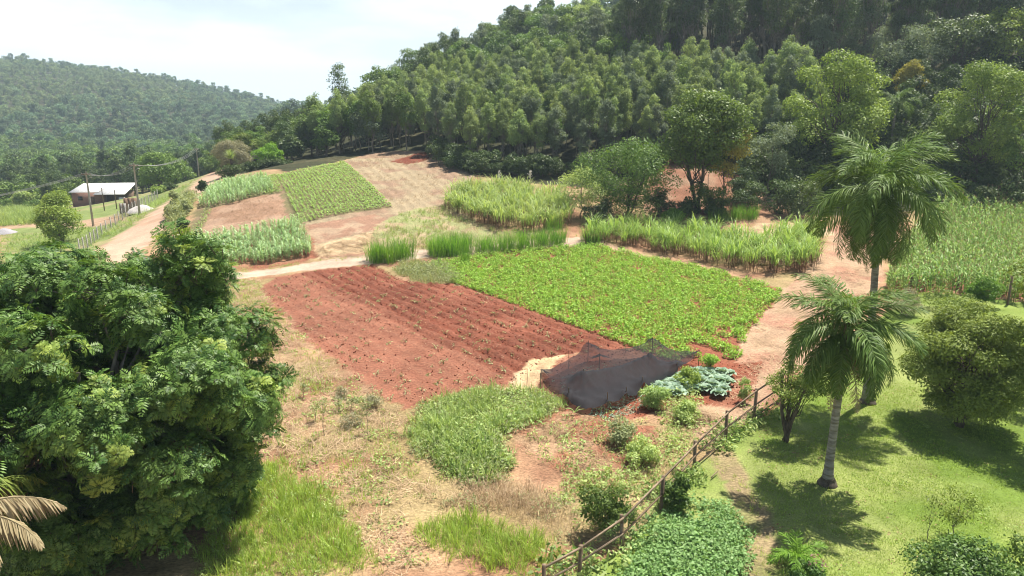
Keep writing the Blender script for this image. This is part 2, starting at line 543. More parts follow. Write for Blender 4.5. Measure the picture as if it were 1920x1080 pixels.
# name, outline, main colour, second colour, size of the mottling, share of the second colour
AREAS = [
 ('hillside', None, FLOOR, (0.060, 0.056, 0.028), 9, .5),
 ('valley_meadow', [(0, 500), (0, 330), (120, 332), (300, 330), (395, 318), (380, 340), (300, 398), (180, 470), (100, 520)], MEADOW, (0.240, 0.216, 0.104), 7, .5),
 ('valley_track', [(0, 432), (60, 425), (185, 424), (240, 412), (235, 402), (190, 407), (130, 418), (60, 418), (0, 424)], (0.336, 0.232, 0.152), TAN, 5, .4),
 ('bare_bank', [(1205, 395), (1215, 330), (1255, 300), (1300, 296), (1420, 330), (1400, 395), (1330, 405)], (.215, .105, .065), (.27, .17, .11), 2.5, .5),
 ('stubble_field', [(640, 303), (700, 285), (800, 284), (890, 330), (860, 360), (850, 400), (900, 440), (860, 470), (740, 482), (590, 488), (560, 420), (735, 388)], (.285, .225, .145), (.245, .165, .112), 3.2, .45),
 ('red_scrape', [(735, 303), (760, 293), (795, 284), (812, 292), (790, 303), (760, 308)], RED, REDL, 1.5, .4),
 ('brown_plot', [(372, 452), (392, 392), (524, 362), (549, 416), (470, 440)], (.255, .155, .100), (.31, .205, .140), 2.5, .5),
 ('crop_field', [(322, 470), (370, 390), (405, 350), (520, 328), (645, 303), (736, 390), (560, 420), (545, 415), (524, 362), (392, 392), (365, 455)], (.150, .130, .065), (.20, .145, .09), 2.0, .5),
 ('maize_plot', [(318, 505), (330, 450), (470, 438), (560, 417), (600, 470), (585, 487), (480, 502)], (0.240, 0.096, 0.060), (0.272, 0.144, 0.088), 2.0, .4),
 ('soil_plot', [(562, 425), (640, 412), (700, 402), (722, 412), (700, 432), (596, 458)], (.265, .155, .105), (.33, .235, .160), 2.0, .5),
 ('mulch_strip', [(588, 462), (640, 450), (705, 432), (712, 452), (690, 474), (592, 486)], PALE, (0.368, 0.264, 0.168), 1.2, .5),
 ('weedy_verge', [(700, 425), (760, 395), (860, 380), (910, 430), (1040, 440), (1090, 452), (700, 484)], (0.240, 0.248, 0.112), (0.320, 0.248, 0.152), 2.0, .55),
 ('dirt_strip', [(1085, 462), (1130, 450), (1180, 470), (1330, 510), (1470, 545), (1520, 500), (1560, 420), (1640, 430), (1660, 520), (1600, 580), (1500, 690), (1440, 740), (1330, 850), (1280, 790), (1360, 700), (1400, 620), (1460, 560), (1300, 500)], (0.344, 0.232, 0.152), PINK, 3.0, .45),
 ('bare_clearing', [(1340, 440), (1400, 420), (1530, 415), (1560, 440), (1480, 450)], (0.400, 0.304, 0.192), TAN, 2.0, .5),
 ('maize_field', [(1650, 560), (1690, 470), (1760, 390), (1930, 375), (1935, 575), (1800, 556)], (0.240, 0.096, 0.060), (0.304, 0.176, 0.112), 2.5, .5),
 ('bean_soil', [(800, 494), (860, 484), (1120, 460), (1300, 498), (1465, 545), (1445, 575), (1400, 622), (1370, 690), (1270, 680), (1165, 642), (1000, 585), (850, 532)], (0.232, 0.084, 0.050), REDL, 2.0, .5),
 ('ploughed_field', [(486, 540), (520, 519), (590, 508), (700, 497), (742, 517), (770, 532), (832, 532), (858, 532), (1000, 585), (1165, 640), (1200, 660), (1060, 664), (1000, 690), (975, 720), (890, 732), (830, 745), (760, 770), (700, 735), (640, 690), (570, 630), (520, 580)], RED, REDL, 3.5, .45),
 ('garden_soil', [(985, 740), (1010, 705), (1060, 668), (1200, 655), (1340, 680), (1430, 680), (1415, 735), (1380, 760), (1300, 760), (1230, 770), (1160, 800), (1060, 775)], (0.200, 0.066, 0.038), (0.288, 0.136, 0.088), 2.5, .45),
 ('straw_patch', [(962, 702), (1000, 680), (1060, 664), (1045, 690), (1012, 712), (1000, 730), (965, 728)], (0.496, 0.360, 0.208), PALE, 1.0, .4),
 ('weedy_ground', [(960, 830), (985, 795), (1060, 770), (1150, 790), (1230, 800), (1240, 850), (1180, 900), (1100, 900), (1050, 880)], (0.264, 0.112, 0.068), (0.320, 0.208, 0.128), 1.6, .5),
 ('lawn', 'LAWN', LAWN, LAWN2, 3.0, .5),
 ('footpath', 'FOOT', (.235, .180, .100), (.19, .185, .075), 1.2, .45),
 ('farm_track', 'TRACK', (.40, .30, .23), (.46, .36, .275), 3.0, .5),
 ('dirt_road', 'ROAD', (.45, .31, .225), (.39, .255, .175), 4.0, .5),
]
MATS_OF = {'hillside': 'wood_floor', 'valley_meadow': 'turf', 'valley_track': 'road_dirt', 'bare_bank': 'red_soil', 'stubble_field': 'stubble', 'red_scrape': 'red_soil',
 'brown_plot': 'stubble', 'crop_field': 'stubble', 'maize_plot': 'red_soil', 'soil_plot': 'stubble', 'mulch_strip': 'stubble', 'weedy_verge': 'dry_ground', 'dirt_strip': 'dry_ground',
 'bare_clearing': 'dry_ground', 'maize_field': 'red_soil', 'bean_soil': 'red_soil', 'ploughed_field': 'red_soil', 'garden_soil': 'red_soil', 'straw_patch': 'dry_ground', 'weedy_ground': 'red_soil',
 'lawn': 'turf', 'footpath': 'dry_ground', 'farm_track': 'road_dirt', 'dirt_road': 'road_dirt', 'ground': 'dry_ground'}
POLY = {a[0]: GP(a[1]) for a in AREAS if isinstance(a[1], list)}
LAWN_POLY = np.vstack([FENCE, GP([(1760, 548), (1830, 556), (1935, 572)]), [[90, 58], [90, 8], [FENCE[0][0], 8]]])
POLY['lawn'] = LAWN_POLY
# a farther meadow and forest begin beyond the fields: the foot of the hill
HILL = np.vstack([GP([(540, 322), (640, 302), (700, 285), (800, 283), (880, 326), (1000, 345), (1100, 352), (1200, 340), (1300, 330), (1420, 345), (1480, 400), (1560, 405), (1700, 395), (1935, 372)]),
                  [[110, 80], [1500, 80], [2500, 2600], [-2500, 2600], [-2500, 170], [-130, 205], [-105, 185], [-78, 200], [-62, 160], [-50, 132]]])
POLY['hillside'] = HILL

def axis(lo, fine_lo, fine_hi, hi, step, grow):
    a = list(np.arange(fine_lo, fine_hi, step))
    s = step
    while a[-1] < hi:
        s *= grow; a.append(a[-1] + s)
    b = [fine_lo]; s = step
    while b[-1] > lo:
        s *= grow; b.append(b[-1] - s)
    return np.array(b[:0:-1] + a)
gx = axis(-2400, -30, 34, 2400, .25, 1.045)
gy = [14.0]
while gy[-1] < 2700:
    gy.append(gy[-1] + max(.22, .0058 * (gy[-1] - 8)))
gyb = [14.0]; s_ = .3
while gyb[-1] > -240:
    s_ *= 1.25; gyb.append(gyb[-1] - s_)
gy = np.array(gyb[:0:-1] + gy)
X, Y = np.meshgrid(gx, gy)
Z = H(X, Y)
near = np.hypot(X, Y) < 260
jx = X + (vnoise(X, Y, 2.2, 11) - .5) * np.where(near, 1.1, 0) + (vnoise(X, Y, .5, 12) - .5) * .35 * near
jy = Y + (vnoise(X, Y, 2.2, 13) - .5) * np.where(near, 1.1, 0) + (vnoise(X, Y, .5, 14) - .5) * .35 * near
ids = np.zeros(X.shape, int)
names = ['ground'] + [a[0] for a in AREAS]
d_track, d_road, d_foot = seg_dist(jx, jy, TRACK), seg_dist(jx, jy, ROAD), seg_dist(jx, jy, FOOT)
for k, a in enumerate(AREAS, 1):
    if a[1] == 'TRACK': m = d_track < 1.45
    elif a[1] == 'ROAD': m = d_road < 3.0
    elif a[1] == 'FOOT': m = d_foot < .55
    else: m = inside(jx, jy, POLY[a[0]])
    ids[m] = k
C = np.empty(X.shape + (3,))
n1 = vnoise(X, Y, 2.5, 21, 4); n2 = vnoise(X, Y, .9, 22, 3)
base1, base2 = np.array(TAN), np.array(STRAW)
t = np.clip((n1 - .35) / .3, 0, 1)[..., None]
C[:] = base1 * (1 - t) + base2 * t
g = np.clip((vnoise(X, Y, 3.5, 23, 3) - .50) / .12, 0, 1)[..., None] * .45
C[:] = C * (1 - g) + np.array((.24, .24, .10)) * g
for k, a in enumerate(AREAS, 1):
    m = ids == k
    sc_, share = a[4], a[5]
    q = np.clip((vnoise(X[m], Y[m], sc_, 30 + k, 4) - (.62 - .24 * share)) / .14, 0, 1)[..., None]
    C[m] = np.array(a[2]) * (1 - q) + np.array(a[3]) * q
# the lawn runs from moist to parched; worn by the fence and along the path
m = ids == names.index('lawn')
dry = np.clip((vnoise(X[m], Y[m], 4.0, 61, 3) - .46) / .16, 0, 1) * .45
dry = np.maximum(dry, np.clip(1 - (seg_dist(X[m], Y[m], FOOT)) / 1.8, 0, 1) * .75 * (vnoise(X[m], Y[m], .8, 62) > .35))
C[m] = C[m] * (1 - dry[:, None]) + np.array(LAWNDRY) * dry[:, None]
# wheel ruts of the dirt road and the farm track
for nm, dd, off in (('dirt_road', d_road, 1.3), ('farm_track', d_track, .75)):
    m = ids == names.index(nm)
    rut = np.exp(-((dd[m] - off) / .38) ** 2)
    C[m] *= (1 - .10 * (1 - rut))[:, None]
    Z[m] -= .05 * rut - .02
# furrows and clods of the ploughed field: rows run towards the shade net
ROWD = np.array([.585, -.811]); ROWN = np.array([.811, .585])
FROW = POLY['ploughed_field'][0]
m = ids == names.index('ploughed_field')
cross = (X[m] - FROW[0]) * ROWN[0] + (Y[m] - FROW[1]) * ROWN[1] + (vnoise(X[m], Y[m], 5, 71) - .5) * .5
smooth_l = np.clip((cross - 3.0) / 3.0, .15, 1)
fur = np.sin(cross * 2 * math.pi / 1.05)
Z[m] += (.10 * fur * smooth_l + (vnoise(X[m], Y[m], .55, 72, 2) - .5) * .30 * np.maximum(smooth_l, .4))
# drier crust on the left side; ridge tops coloured paler for more furrow contrast
palec = np.clip(1.1 - smooth_l, 0, .7)[:, None] + .38 * np.clip(fur, 0, 1)[:, None]
C[m] = C[m] * (1 - palec) + np.array((.225, .098, .062)) * palec
for nm, amp, sc_ in (('bean_soil', .12, .7), ('garden_soil', .14, .6), ('brown_plot', .2, 1.0), ('soil_plot', .2, 1.0), ('mulch_strip', .25, .9), ('stubble_field', .18, 1.0), ('weedy_ground', .2, .7), ('bare_bank', .5, 1.5), ('maize_plot', .25, .8), ('weedy_verge', .25, 1.0), ('maize_field', .2, .8), ('ground', .16, .8), ('dirt_strip', .10, .8)):
    m = (ids == names.index(nm)) & near
    Z[m] += (vnoise(X[m], Y[m], sc_, 80, 2) - .5) * amp
# damp and dry patches in the ploughed soil
m = ids == names.index('ploughed_field')
C[m] *= (.78 + .50 * vnoise(X[m], Y[m], 4.5, 171, 4))[:, None]
# harvest rows in the stubble
m = ids == names.index('stubble_field')
C[m] *= (1 + .10 * np.sin((X[m] * .92 + Y[m] * .38) * 2 * math.pi / 1.6))[:, None]
# bank dropping from the upper field to the track
bank = np.clip(1 - np.abs(d_track - 2.6) / .9, 0, 1) * (Y > 62) * (X < -8) * (ids != names.index('ploughed_field')) * (vnoise(X, Y, 1.5, 90) > .35)
C[:] = C * (1 - .6 * bank[..., None]) + np.array((.22, .085, .05)) * .6 * bank[..., None]

ny, nx = X.shape
P_all = np.stack([X, Y, Z], -1).reshape(-1, 3)
C_all = np.concatenate([C.reshape(-1, 3), np.ones((nx * ny, 1))], 1)
jj, ii = np.meshgrid(np.arange(ny - 1), np.arange(nx - 1), indexing='ij')
q0 = (jj * nx + ii).ravel()
quads = np.stack([q0, q0 + 1, q0 + nx + 1, q0 + nx], 1)
fid = ids[:-1, :-1].ravel()
GROUND_NAMES = set()
for k, nm in enumerate(names):
    F = quads[fid == k]
    if not len(F):
        continue
    used, inv = np.unique(F, return_inverse=True)
    mb = MB(); mb.add(P_all[used], inv.reshape(-1, 4))
    me = mb.mesh(nm, MAT[MATS_OF[nm]], True, {'col': ('FLOAT_COLOR', C_all[used])})
    prop(link(nm, me), kind='structure')

# ------------------------------------------------------------------ placing helpers
def at(u, Y):
    """Point of the land at forward distance Y in the direction of column u."""
    x = (u - 960) / FPX * Y
    for _ in range(6):
        z = float(H(x, Y))
        x = (u - 960) / FPX * (Y * math.cos(PITCH) + (CAM_H - z) * math.sin(PITCH))
    return np.array([x, Y, float(H(x, Y))])
def z_at(v, Y):
    return CAM_H - Y * math.tan(PITCH + math.atan((v - 540) / FPX))
def project(P):
    P = np.asarray(P, float) - np.array([0, 0, CAM_H])
    d = P @ _FW
    return 960 + FPX * P[..., 0] / d, 540 - FPX * (P @ _UP) / d

# ------------------------------------------------------------------ foliage, wood and other materials
leaf_mat('feathery_leaf', (.155, .220, .090), (.355, .450, .190), .46, .5, .4, .22)
leaf_mat('broad_leaf', (.070, .135, .030), (.215, .320, .070), .35, .38, .5, .22)
leaf_mat('bright_leaf', (.130, .210, .035), (.350, .455, .105), .38, .40, .5, .15)
leaf_mat('dark_leaf', (.040, .078, .026), (.125, .180, .055), .30, .38, .5, .2)
leaf_mat('gum_leaf', (.050, .085, .038), (.165, .225, .090), .30, .40, .5, .25)
leaf_mat('wattle_leaf', (0.119, 0.168, 0.105), (0.238, 0.294, 0.182), .35, .5, .4, .15)
leaf_mat('olive_leaf', (.105, .160, .030), (.290, .365, .085), .35, .42, .45, .1)
leaf_mat('glossy_leaf', (.030, .090, .016), (.180, .300, .065), .28, .40, .70, .12)
leaf_mat('yellow_leaf', (.18, .19, .04), (.46, .40, .09), .4, .45, .4, .1)
leaf_mat('orange_leaf', (.22, .16, .06), (.40, .28, .12), .4, .45, .4, .1)
leaf_mat('vivid_leaf', (0.098, 0.210, 0.022), (0.231, 0.406, 0.049), .4, .4, .4, .1)
leaf_mat('grey_twig', (.24, .24, .15), (.44, .42, .29), .3, .7, .2, .1)
leaf_mat('far_pale_leaf', (.11, .165, .075), (.30, .37, .18), .3, .55, .3, .3)
leaf_mat('far_leaf', (.060, .120, .068), (.220, .300, .165), .3, .55, .3, .5)  # bluer and lighter: some of the distance haze is put into this colour
leaf_mat('bean_leaf', (.215, .375, .035), (.445, .68, .15), .42, .42, .4, .10)
leaf_mat('maize_leaf', (.13, .26, .05), (.38, .53, .17), .38, .36, .55, .10)
leaf_mat('maize_blue', (.17, .31, .11), (.50, .66, .36), .35, .36, .55, .10)  # light end raised so the colour stands in for glints on the blades
leaf_mat('young_leaf', (.22, .36, .08), (.46, .62, .24), .4, .45, .4, .12)
leaf_mat('cane_leaf', (.17, .30, .05), (.45, .60, .20), .40, .36, .5, .12)
leaf_mat('pale_cane', (.22, .32, .09), (.47, .57, .23), .40, .40, .45, .12)
leaf_mat('elephant_leaf', (.07, .20, .020), (.26, .46, .07), .40, .4, .45, .12)
leaf_mat('dead_blade', (0.187, 0.116, 0.066), (0.462, 0.341, 0.204), .25, .7, .2, .15, (1.05, 1, .9))
leaf_mat('straw_blade', (.36, .26, .16), (.62, .47, .31), .2, .7, .2, .15, (1.05, 1, .9))
leaf_mat('grass_blade', (.21, .33, .045), (.50, .62, .16), .4, .42, .4, .14)
leaf_mat('weed_leaf', (.22, .33, .085), (.52, .62, .27), .38, .45, .35, .2)
leaf_mat('grey_weed', (0.240, 0.288, 0.132), (0.444, 0.468, 0.264), .35, .6, .25, .15)
leaf_mat('cover_leaf', (.12, .24, .06), (.33, .50, .20), .30, .40, .45, .08)
leaf_mat('cabbage_leaf', (0.180, 0.300, 0.200), (0.420, 0.540, 0.420), .22, .45, .4, .08)
leaf_mat('palm_leaf', (.060, .120, .022), (.195, .290, .070), .30, .42, .45, .10)
leaf_mat('palm_dry', (.26, .20, .11), (.50, .42, .26), .2, .6, .3, .1, (1.05, 1, .9))
leaf_mat('pink_petal', (0.550, 0.200, 0.280), (0.750, 0.450, 0.500), .3, .6, .3, .1, (1, .8, .8))
leaf_mat('white_plume', (0.620, 0.580, 0.500), (0.800, 0.770, 0.700), .3, .8, .2, .05, (1, 1, 1))
solid_mat('bark', (.055, .042, .032), (.17, .14, .11), 6, .9, .2, .7, (1, 1, .35))
solid_mat('pale_bark', (.12, .10, .08), (.34, .30, .25), 5, .85, .2, .6, (1, 1, .3))
solid_mat('palm_bark', (.13, .115, .095), (.38, .36, .32), 3, .85, .2, .5, (.6, .6, 3.0))
solid_mat('weathered_wood', (.10, .070, .048), (.26, .19, .13), 7, .85, .2, .5, (1, 1, .2))
solid_mat('rail_wood', (.15, .11, .075), (.31, .235, .165), 7, .85, .2, .4, (.3, .3, 1))
solid_mat('concrete', (.30, .28, .26), (.46, .44, .41), 4, .8, .3, .2)

# ------------------------------------------------------------------ plants that repeat
def tuft(n, h, w, rng, spread=.12, lean=.25, curl=.7, tone=(.1, .9), seg=3, mat=0, mb=None, hvar=.35):
    mb = mb or MB()
    az = rng.uniform(0, 2 * math.pi, n)
    r = spread * np.sqrt(rng.uniform(0, 1, n))
    P = np.stack([r * np.cos(az), r * np.sin(az), np.zeros(n)], 1)
    az2 = az + rng.normal(0, .7, n)
    blades(mb, P, az2, h * rng.uniform(1 - hvar, 1 + hvar, n), w * rng.uniform(.7, 1.3, n), np.abs(rng.normal(0, lean, n)), curl * rng.uniform(.4, 1.5, n), rng.uniform(*tone, n), seg, mat)
    return mb
def weed(n, h, rad, L, W, rng, tone=(.1, .9), mb=None, mat=0, stems=True):
    mb = mb or MB()
    a = rng.uniform(0, 2 * math.pi, n); r = rad * np.sqrt(rng.uniform(0, 1, n))
    zz = h * (1 - .5 * (r / rad) ** 2) * rng.uniform(.25, 1, n)
    P = np.stack([r * np.cos(a), r * np.sin(a), zz], 1)
    out = np.stack([np.cos(a), np.sin(a), np.zeros(n)], 1)
    N = unit(out * .35 + np.array([0, 0, 1.0]) + rng.normal(0, .45, (n, 3)))
    D = unit(out + rng.normal(0, .6, (n, 3)) + np.array([0, 0, -.15]))
    leaves(mb, P, D, N, L * rng.uniform(.6, 1.3, n), W * rng.uniform(.6, 1.3, n), rng.uniform(*tone, n), .12, mat)
    return mb
def stemmed(mb, h, n=3):
    for k in range(n):
        a = k * 2.1
        tube(mb, [(0, 0, -.03), (.03 * math.cos(a), .03 * math.sin(a), h * .5), (.10 * math.cos(a), .10 * math.sin(a), h * .95)], [.012, .009, .005], 3, .2)
    return mb
def flat_straw(n, L, rad, rng):
    mb = MB()
    a = rng.uniform(0, 2 * math.pi, n); r = rad * np.sqrt(rng.uniform(0, 1, n))
    P = np.stack([r * np.cos(a), r * np.sin(a), rng.uniform(.015, .06, n)], 1)
    az = rng.normal(0, .9, n)
    blades(mb, P, az, L * rng.uniform(.5, 1.4, n), .018 * rng.uniform(.7, 1.6, n), 1.35 + rng.uniform(0, .2, n), .12, rng.uniform(.1, 1, n), 2)
    return mb
def maize(rng, h=2.2, n=10, L=.85, W=.09, tassel=True, young=False):
    mb = MB()
    if not young:
        tube(mb, [(0, 0, 0), (.02, 0, h * .5), (0, .02, h * .92)], [.022, .018, .008], 4, .35)
    k = np.arange(n)
    z = h * (.08 + .80 * (k + .5) / n) if not young else h * .15 * np.ones(n)
    az = k * math.pi + rng.normal(0, .45, n) + rng.uniform(0, 6.3)
    P = np.stack([np.zeros(n), np.zeros(n), z], 1)
    Ls = L * (1 - .35 * np.abs(k / n - .45) * 2) * rng.uniform(.8, 1.15, n)
    blades(mb, P, az, Ls, W, rng.uniform(.5, .85, n), rng.uniform(1.0, 1.7, n), rng.uniform(.1, .95, n), 4)
    if tassel:
        blades(mb, np.repeat([[0, 0, h * .9]], 5, 0), rng.uniform(0, 6.3, 5), .28, .02, .25, .5, .95, 2, 1)
    return mb
def cane(rng, h=2.6, n=40, rad=.55):
    green, dead = MB(), MB()
    a = rng.uniform(0, 6.283, n); r = rad * np.sqrt(rng.uniform(0, 1, n))
    base = np.stack([r * np.cos(a), r * np.sin(a), rng.uniform(.25, .62, n) * h], 1)
    blades(green, base, a + rng.normal(0, .8, n), h * .72 * rng.uniform(.6, 1.25, n), .095, np.abs(rng.normal(.22, .25, n)), rng.uniform(.9, 2.5, n), rng.uniform(.1, .95, n), 4)
    m = 9
    aa = rng.uniform(0, 6.283, m); rr = rad * rng.uniform(.2, 1, m)
    for i in range(m):
        tube(dead, [(rr[i] * math.cos(aa[i]), rr[i] * math.sin(aa[i]), 0), (rr[i] * 1.15 * math.cos(aa[i]), rr[i] * 1.15 * math.sin(aa[i]), h * .55)], [.022, .016], 4, .15)
    k = 22
    a = rng.uniform(0, 6.283, k)
    base = np.stack([rad * .9 * np.cos(a), rad * .9 * np.sin(a), rng.uniform(.15, .42, k) * h], 1)
    blades(dead, base, a + rng.normal(0, .5, k), .9 * rng.uniform(.6, 1.3, k), .045, rng.uniform(.4, 1.2, k), rng.uniform(1.0, 2.0, k), rng.uniform(.1, 1, k), 4)
    return green, dead

# ------------------------------------------------------------------ trees: trunk and limbs, and a crown of leaves gathered in uneven clumps
def lobes_in(rng, n, R_, zb, h, shell=.45, egg=.0, flat=1.0):
    out = []
    while len(out) < n:
        p = rng.uniform(-1, 1, 3)
        r = np.linalg.norm(p)
        if r > 1 or r < shell:
            continue
        w = 1 - egg * max(0, p[2])
        out.append((p[0] * R_ * .78 * w, p[1] * R_ * .78 * w, (zb + h) / 2 + p[2] * (h - zb) / 2 * .80 * flat))
    return np.array(out)
def crown_leaves(mb, centres, radii, n, L, W, rng, squash=.72, up=.45, rough=.75, droop=.25, tone=(.15, .85), mat=0, inner=.5):
    w = radii ** 2
    cnt = rng.multinomial(n, w / w.sum())
    idx = np.repeat(np.arange(len(centres)), cnt)
    u = rand_dirs(n, rng)
    u[:, 2] = np.where((u[:, 2] < -.2) & (rng.uniform(size=n) < .55), -u[:, 2], u[:, 2])
    rr = radii[idx] * (inner + (1 - inner) * np.sqrt(rng.uniform(0, 1, n))) * (1 + .22 * rng.normal(size=n) * (rng.uniform(size=n) < .3))
    P = centres[idx] + u * rr[:, None] * np.array([1, 1, squash])
    N = unit(u * .8 + np.array([0, 0, up]) + rng.normal(0, rough * .6, (n, 3)))
    D = unit(np.cross(N, rand_dirs(n, rng)) + u * .4 + np.array([0, 0, -droop]))
    lt = rng.uniform(-.18, .18, len(centres))
    leaves(mb, P, D, N, L * rng.uniform(.65, 1.35, n), W * rng.uniform(.65, 1.35, n), np.clip(rng.uniform(*tone, n) + lt[idx], 0, 1), .12, mat)
def limb(mb, a, b, r0, r1, rng, sides=5, wob=.08, n=5, tone=.5):
    a, b = np.asarray(a, float), np.asarray(b, float)
    t = np.linspace(0, 1, n)[:, None]
    P = a + (b - a) * t
    ln = np.linalg.norm(b - a)
    P[1:-1] += rng.normal(0, wob * ln, (n - 2, 3)) * .6
    P[:, 2] += -np.sin(t[:, 0] * math.pi) * ln * .06
    tube(mb, P, np.linspace(r0, r1, n), sides, tone, 0)
def tree(rng, h, R_, zb, n_lobes, n_leaves, L, W, tr=.18, lobe=.36, shell=.4, egg=.1, squash=.72, lean=(0, 0), trunks=1, branch_from=.35, tone=(.15, .85), inner=.5, up=.45, droop=.25, limbs=True):
    wood, crown = MB(), MB()
    C_ = lobes_in(rng, n_lobes, R_, zb, h, shell, egg)
    C_[:, 0] += lean[0] * C_[:, 2] / h; C_[:, 1] += lean[1] * C_[:, 2] / h
    rad = R_ * lobe * rng.uniform(.65, 1.25, n_lobes)
    top = np.array([lean[0] * .8, lean[1] * .8, zb + (h - zb) * .6])
    axes = []
    for k in range(trunks):
        o = np.array([rng.normal(0, .12), rng.normal(0, .12), -.15]) if trunks > 1 else np.array([0, 0, -.15])
        e = top + (np.array([rng.normal(0, R_ * .35), rng.normal(0, R_ * .35), rng.normal(0, .3)]) if trunks > 1 else 0)
        n = 7
        t = np.linspace(0, 1, n)[:, None]
        P = o + (e - o) * t
        P[1:-1, :2] += rng.normal(0, .025 * h, (n - 2, 2)) * .5
        rr = tr * (1 - .8 * t[:, 0]) ** .8
        rr[0] *= 1.35
        tube(wood, P, rr, 7, .5)
        axes.append(P)
    if limbs:
        for c, r in zip(C_, rad):
            P = axes[rng.integers(len(axes))]
            k = min(len(P) - 1, max(1, int(len(P) * np.clip(branch_from + (c[2] - zb) / max(h - zb, .1) * .5 - .15, .15, .95))))
            limb(wood, P[k], c, tr * .38 * (1 - .5 * k / len(P)), tr * .08, rng, 4)
    crown_leaves(crown, C_, rad, n_leaves, L, W, rng, squash, up, .75, droop, tone, 0, inner)
    return wood, crown

class Kind:
    """One kind of tree: meshes shared by every tree of that kind."""
    def __init__(self, name, wood, crown, wood_mat, leaf_mat_):
        self.name = name
        self.wm = wood.mesh(name + '_trunk', MAT[wood_mat], True)
        self.cm = crown.mesh(name + '_crown', MAT[leaf_mat_])
    def put(self, loc, rz, s, label, cat, group=None, name=None):
        e = empty(name or self.name, loc, rz, label, cat, group)
        e.scale = (s,) * 3 if np.isscalar(s) else s
        link('trunk', self.wm, e); link('crown', self.cm, e)
        return e

def palm_frond(rng, L=3.0, n=64, ll=.62, w=.04, droop=1.5, start=.55, plume=.5, mats=(0, 0), hang=.75):
    """A feather frond growing along +X from the origin, arching down; leaflets hang from both sides of the rib."""
    mb = MB()
    m = 12
    ang = start - droop * np.linspace(0, 1, m) ** 1.25
    P = np.zeros((m, 3))
    for i in range(1, m):
        P[i] = P[i - 1] + np.array([math.cos(ang[i - 1]), 0, math.sin(ang[i - 1])]) * L / (m - 1)
    P[:, 1] += rng.normal(0, .06) * np.linspace(0, 1, m) ** 2 * L
    tube(mb, P, np.linspace(.035, .006, m), 4, .6, mats[0])
    t = np.repeat(np.linspace(.10, .99, n), 2) + rng.normal(0, .004, 2 * n)
    side = np.tile([1.0, -1.0], n)
    f = np.clip(t, 0, .999) * (m - 1)
    i = f.astype(int); fr = (f - i)[:, None]
    B = P[i] * (1 - fr) + P[np.minimum(i + 1, m - 1)] * fr
    T = unit(P[np.minimum(i + 1, m - 1)] - P[i] + 1e-9)
    S = np.array([0, 1.0, 0]) * side[:, None]
    Nn = unit(np.cross(T, np.array([0, 1.0, 0])))
    Nn = Nn * np.sign(Nn[:, 2:3] + 1e-6)
    D = unit(S * .9 + T * rng.uniform(.45, .75, (2 * n, 1)) + Nn * rng.normal(.15, plume, (2 * n, 1)) + np.array([0, 0, -1.0]) * max(0, hang - .75))
    ln = ll * np.sin(np.clip(t, 0, 1) * math.pi * .86 + .30) * rng.uniform(.85, 1.15, 2 * n)
    W = unit(np.cross(D, Nn + rng.normal(0, .25, (2 * n, 3))))
    p1 = B + D * ln[:, None] * .5 + np.array([0, 0, -.06]) * ln[:, None]
    D2 = unit(D * .75 + np.array([0, 0, -hang]))
    p2 = p1 + D2 * ln[:, None] * .5
    hw = w * .5
    V = np.stack([B - W * hw * .5, B + W * hw * .5, p1 + W * hw, p1 - W * hw, p2 + W * hw * .15, p2 - W * hw * .15], 1)
    k = np.arange(2 * n)[:, None] * 6
    mb.add(V.reshape(-1, 3), np.concatenate([k + np.array([[0, 1, 2, 3]]), k + np.array([[3, 2, 4, 5]])]), np.repeat(rng.uniform(.1, .9, 2 * n), 6), mats[1])
    return mb

# ------------------------------------------------------------------ far woods: on the hill across the valley and beyond, one mass
rw = np.random.default_rng(21)
far = []
for k in range(5):
    mb = MB()
    hh, rr = [(9, 5.2), (11, 4.6), (8, 5.6), (14, 4.0), (17, 2.8)][k]
    C_ = lobes_in(rw, 9, rr, 1.5, hh, .35)
    crown_leaves(mb, C_, rr * .42 * rw.uniform(.7, 1.2, 9), 560, .95, .60, rw, .75, .5, .7, .2, (.1, .9))
    far.append(mb)
fp = scatter_in(np.array([(-1150, 470), (-60, 395), (-50, 640), (-60, 1010), (-1150, 1010)], float), 7.6, rw)
u_, v_ = project(on_land(fp))
fp = fp[(u_ > -160) & (u_ < 760)]
sz = .66 * rw.uniform(.6, 1.35, len(fp)) * (.8 + .55 * vnoise(fp[:, 0], fp[:, 1], 45, 5))
patch = vnoise(fp[:, 0], fp[:, 1] * .6, 110, 9, 3) + rw.normal(0, .05, len(fp))
for nm_, mt_, sel in (('far_woods', 'far_leaf', patch < .54), ('far_pale_woods', 'far_pale_leaf', patch >= .54)):
    P = on_land(fp[sel], -.4); q_ = sz[sel] * (1.0 if nm_ == 'far_woods' else .85)
    scatter(nm_, far, MAT[mt_], P, np.stack([q_, q_, q_ * rw.uniform(.85, 1.35, len(q_))], 1), tilt=.04, rng=rw)
# the slopes behind the first forest carry the same wood on, out of sight
fp = scatter_in(np.array([(-60, 245), (60, 300), (170, 250), (320, 230), (520, 420), (200, 700), (-20, 560), (-90, 380)], float), 13, rw)
P = on_land(fp, -.4)
scatter('hill_woods', far, MAT['far_leaf'], P, rw.uniform(.8, 1.5, len(fp)), tilt=.04, rng=rw)

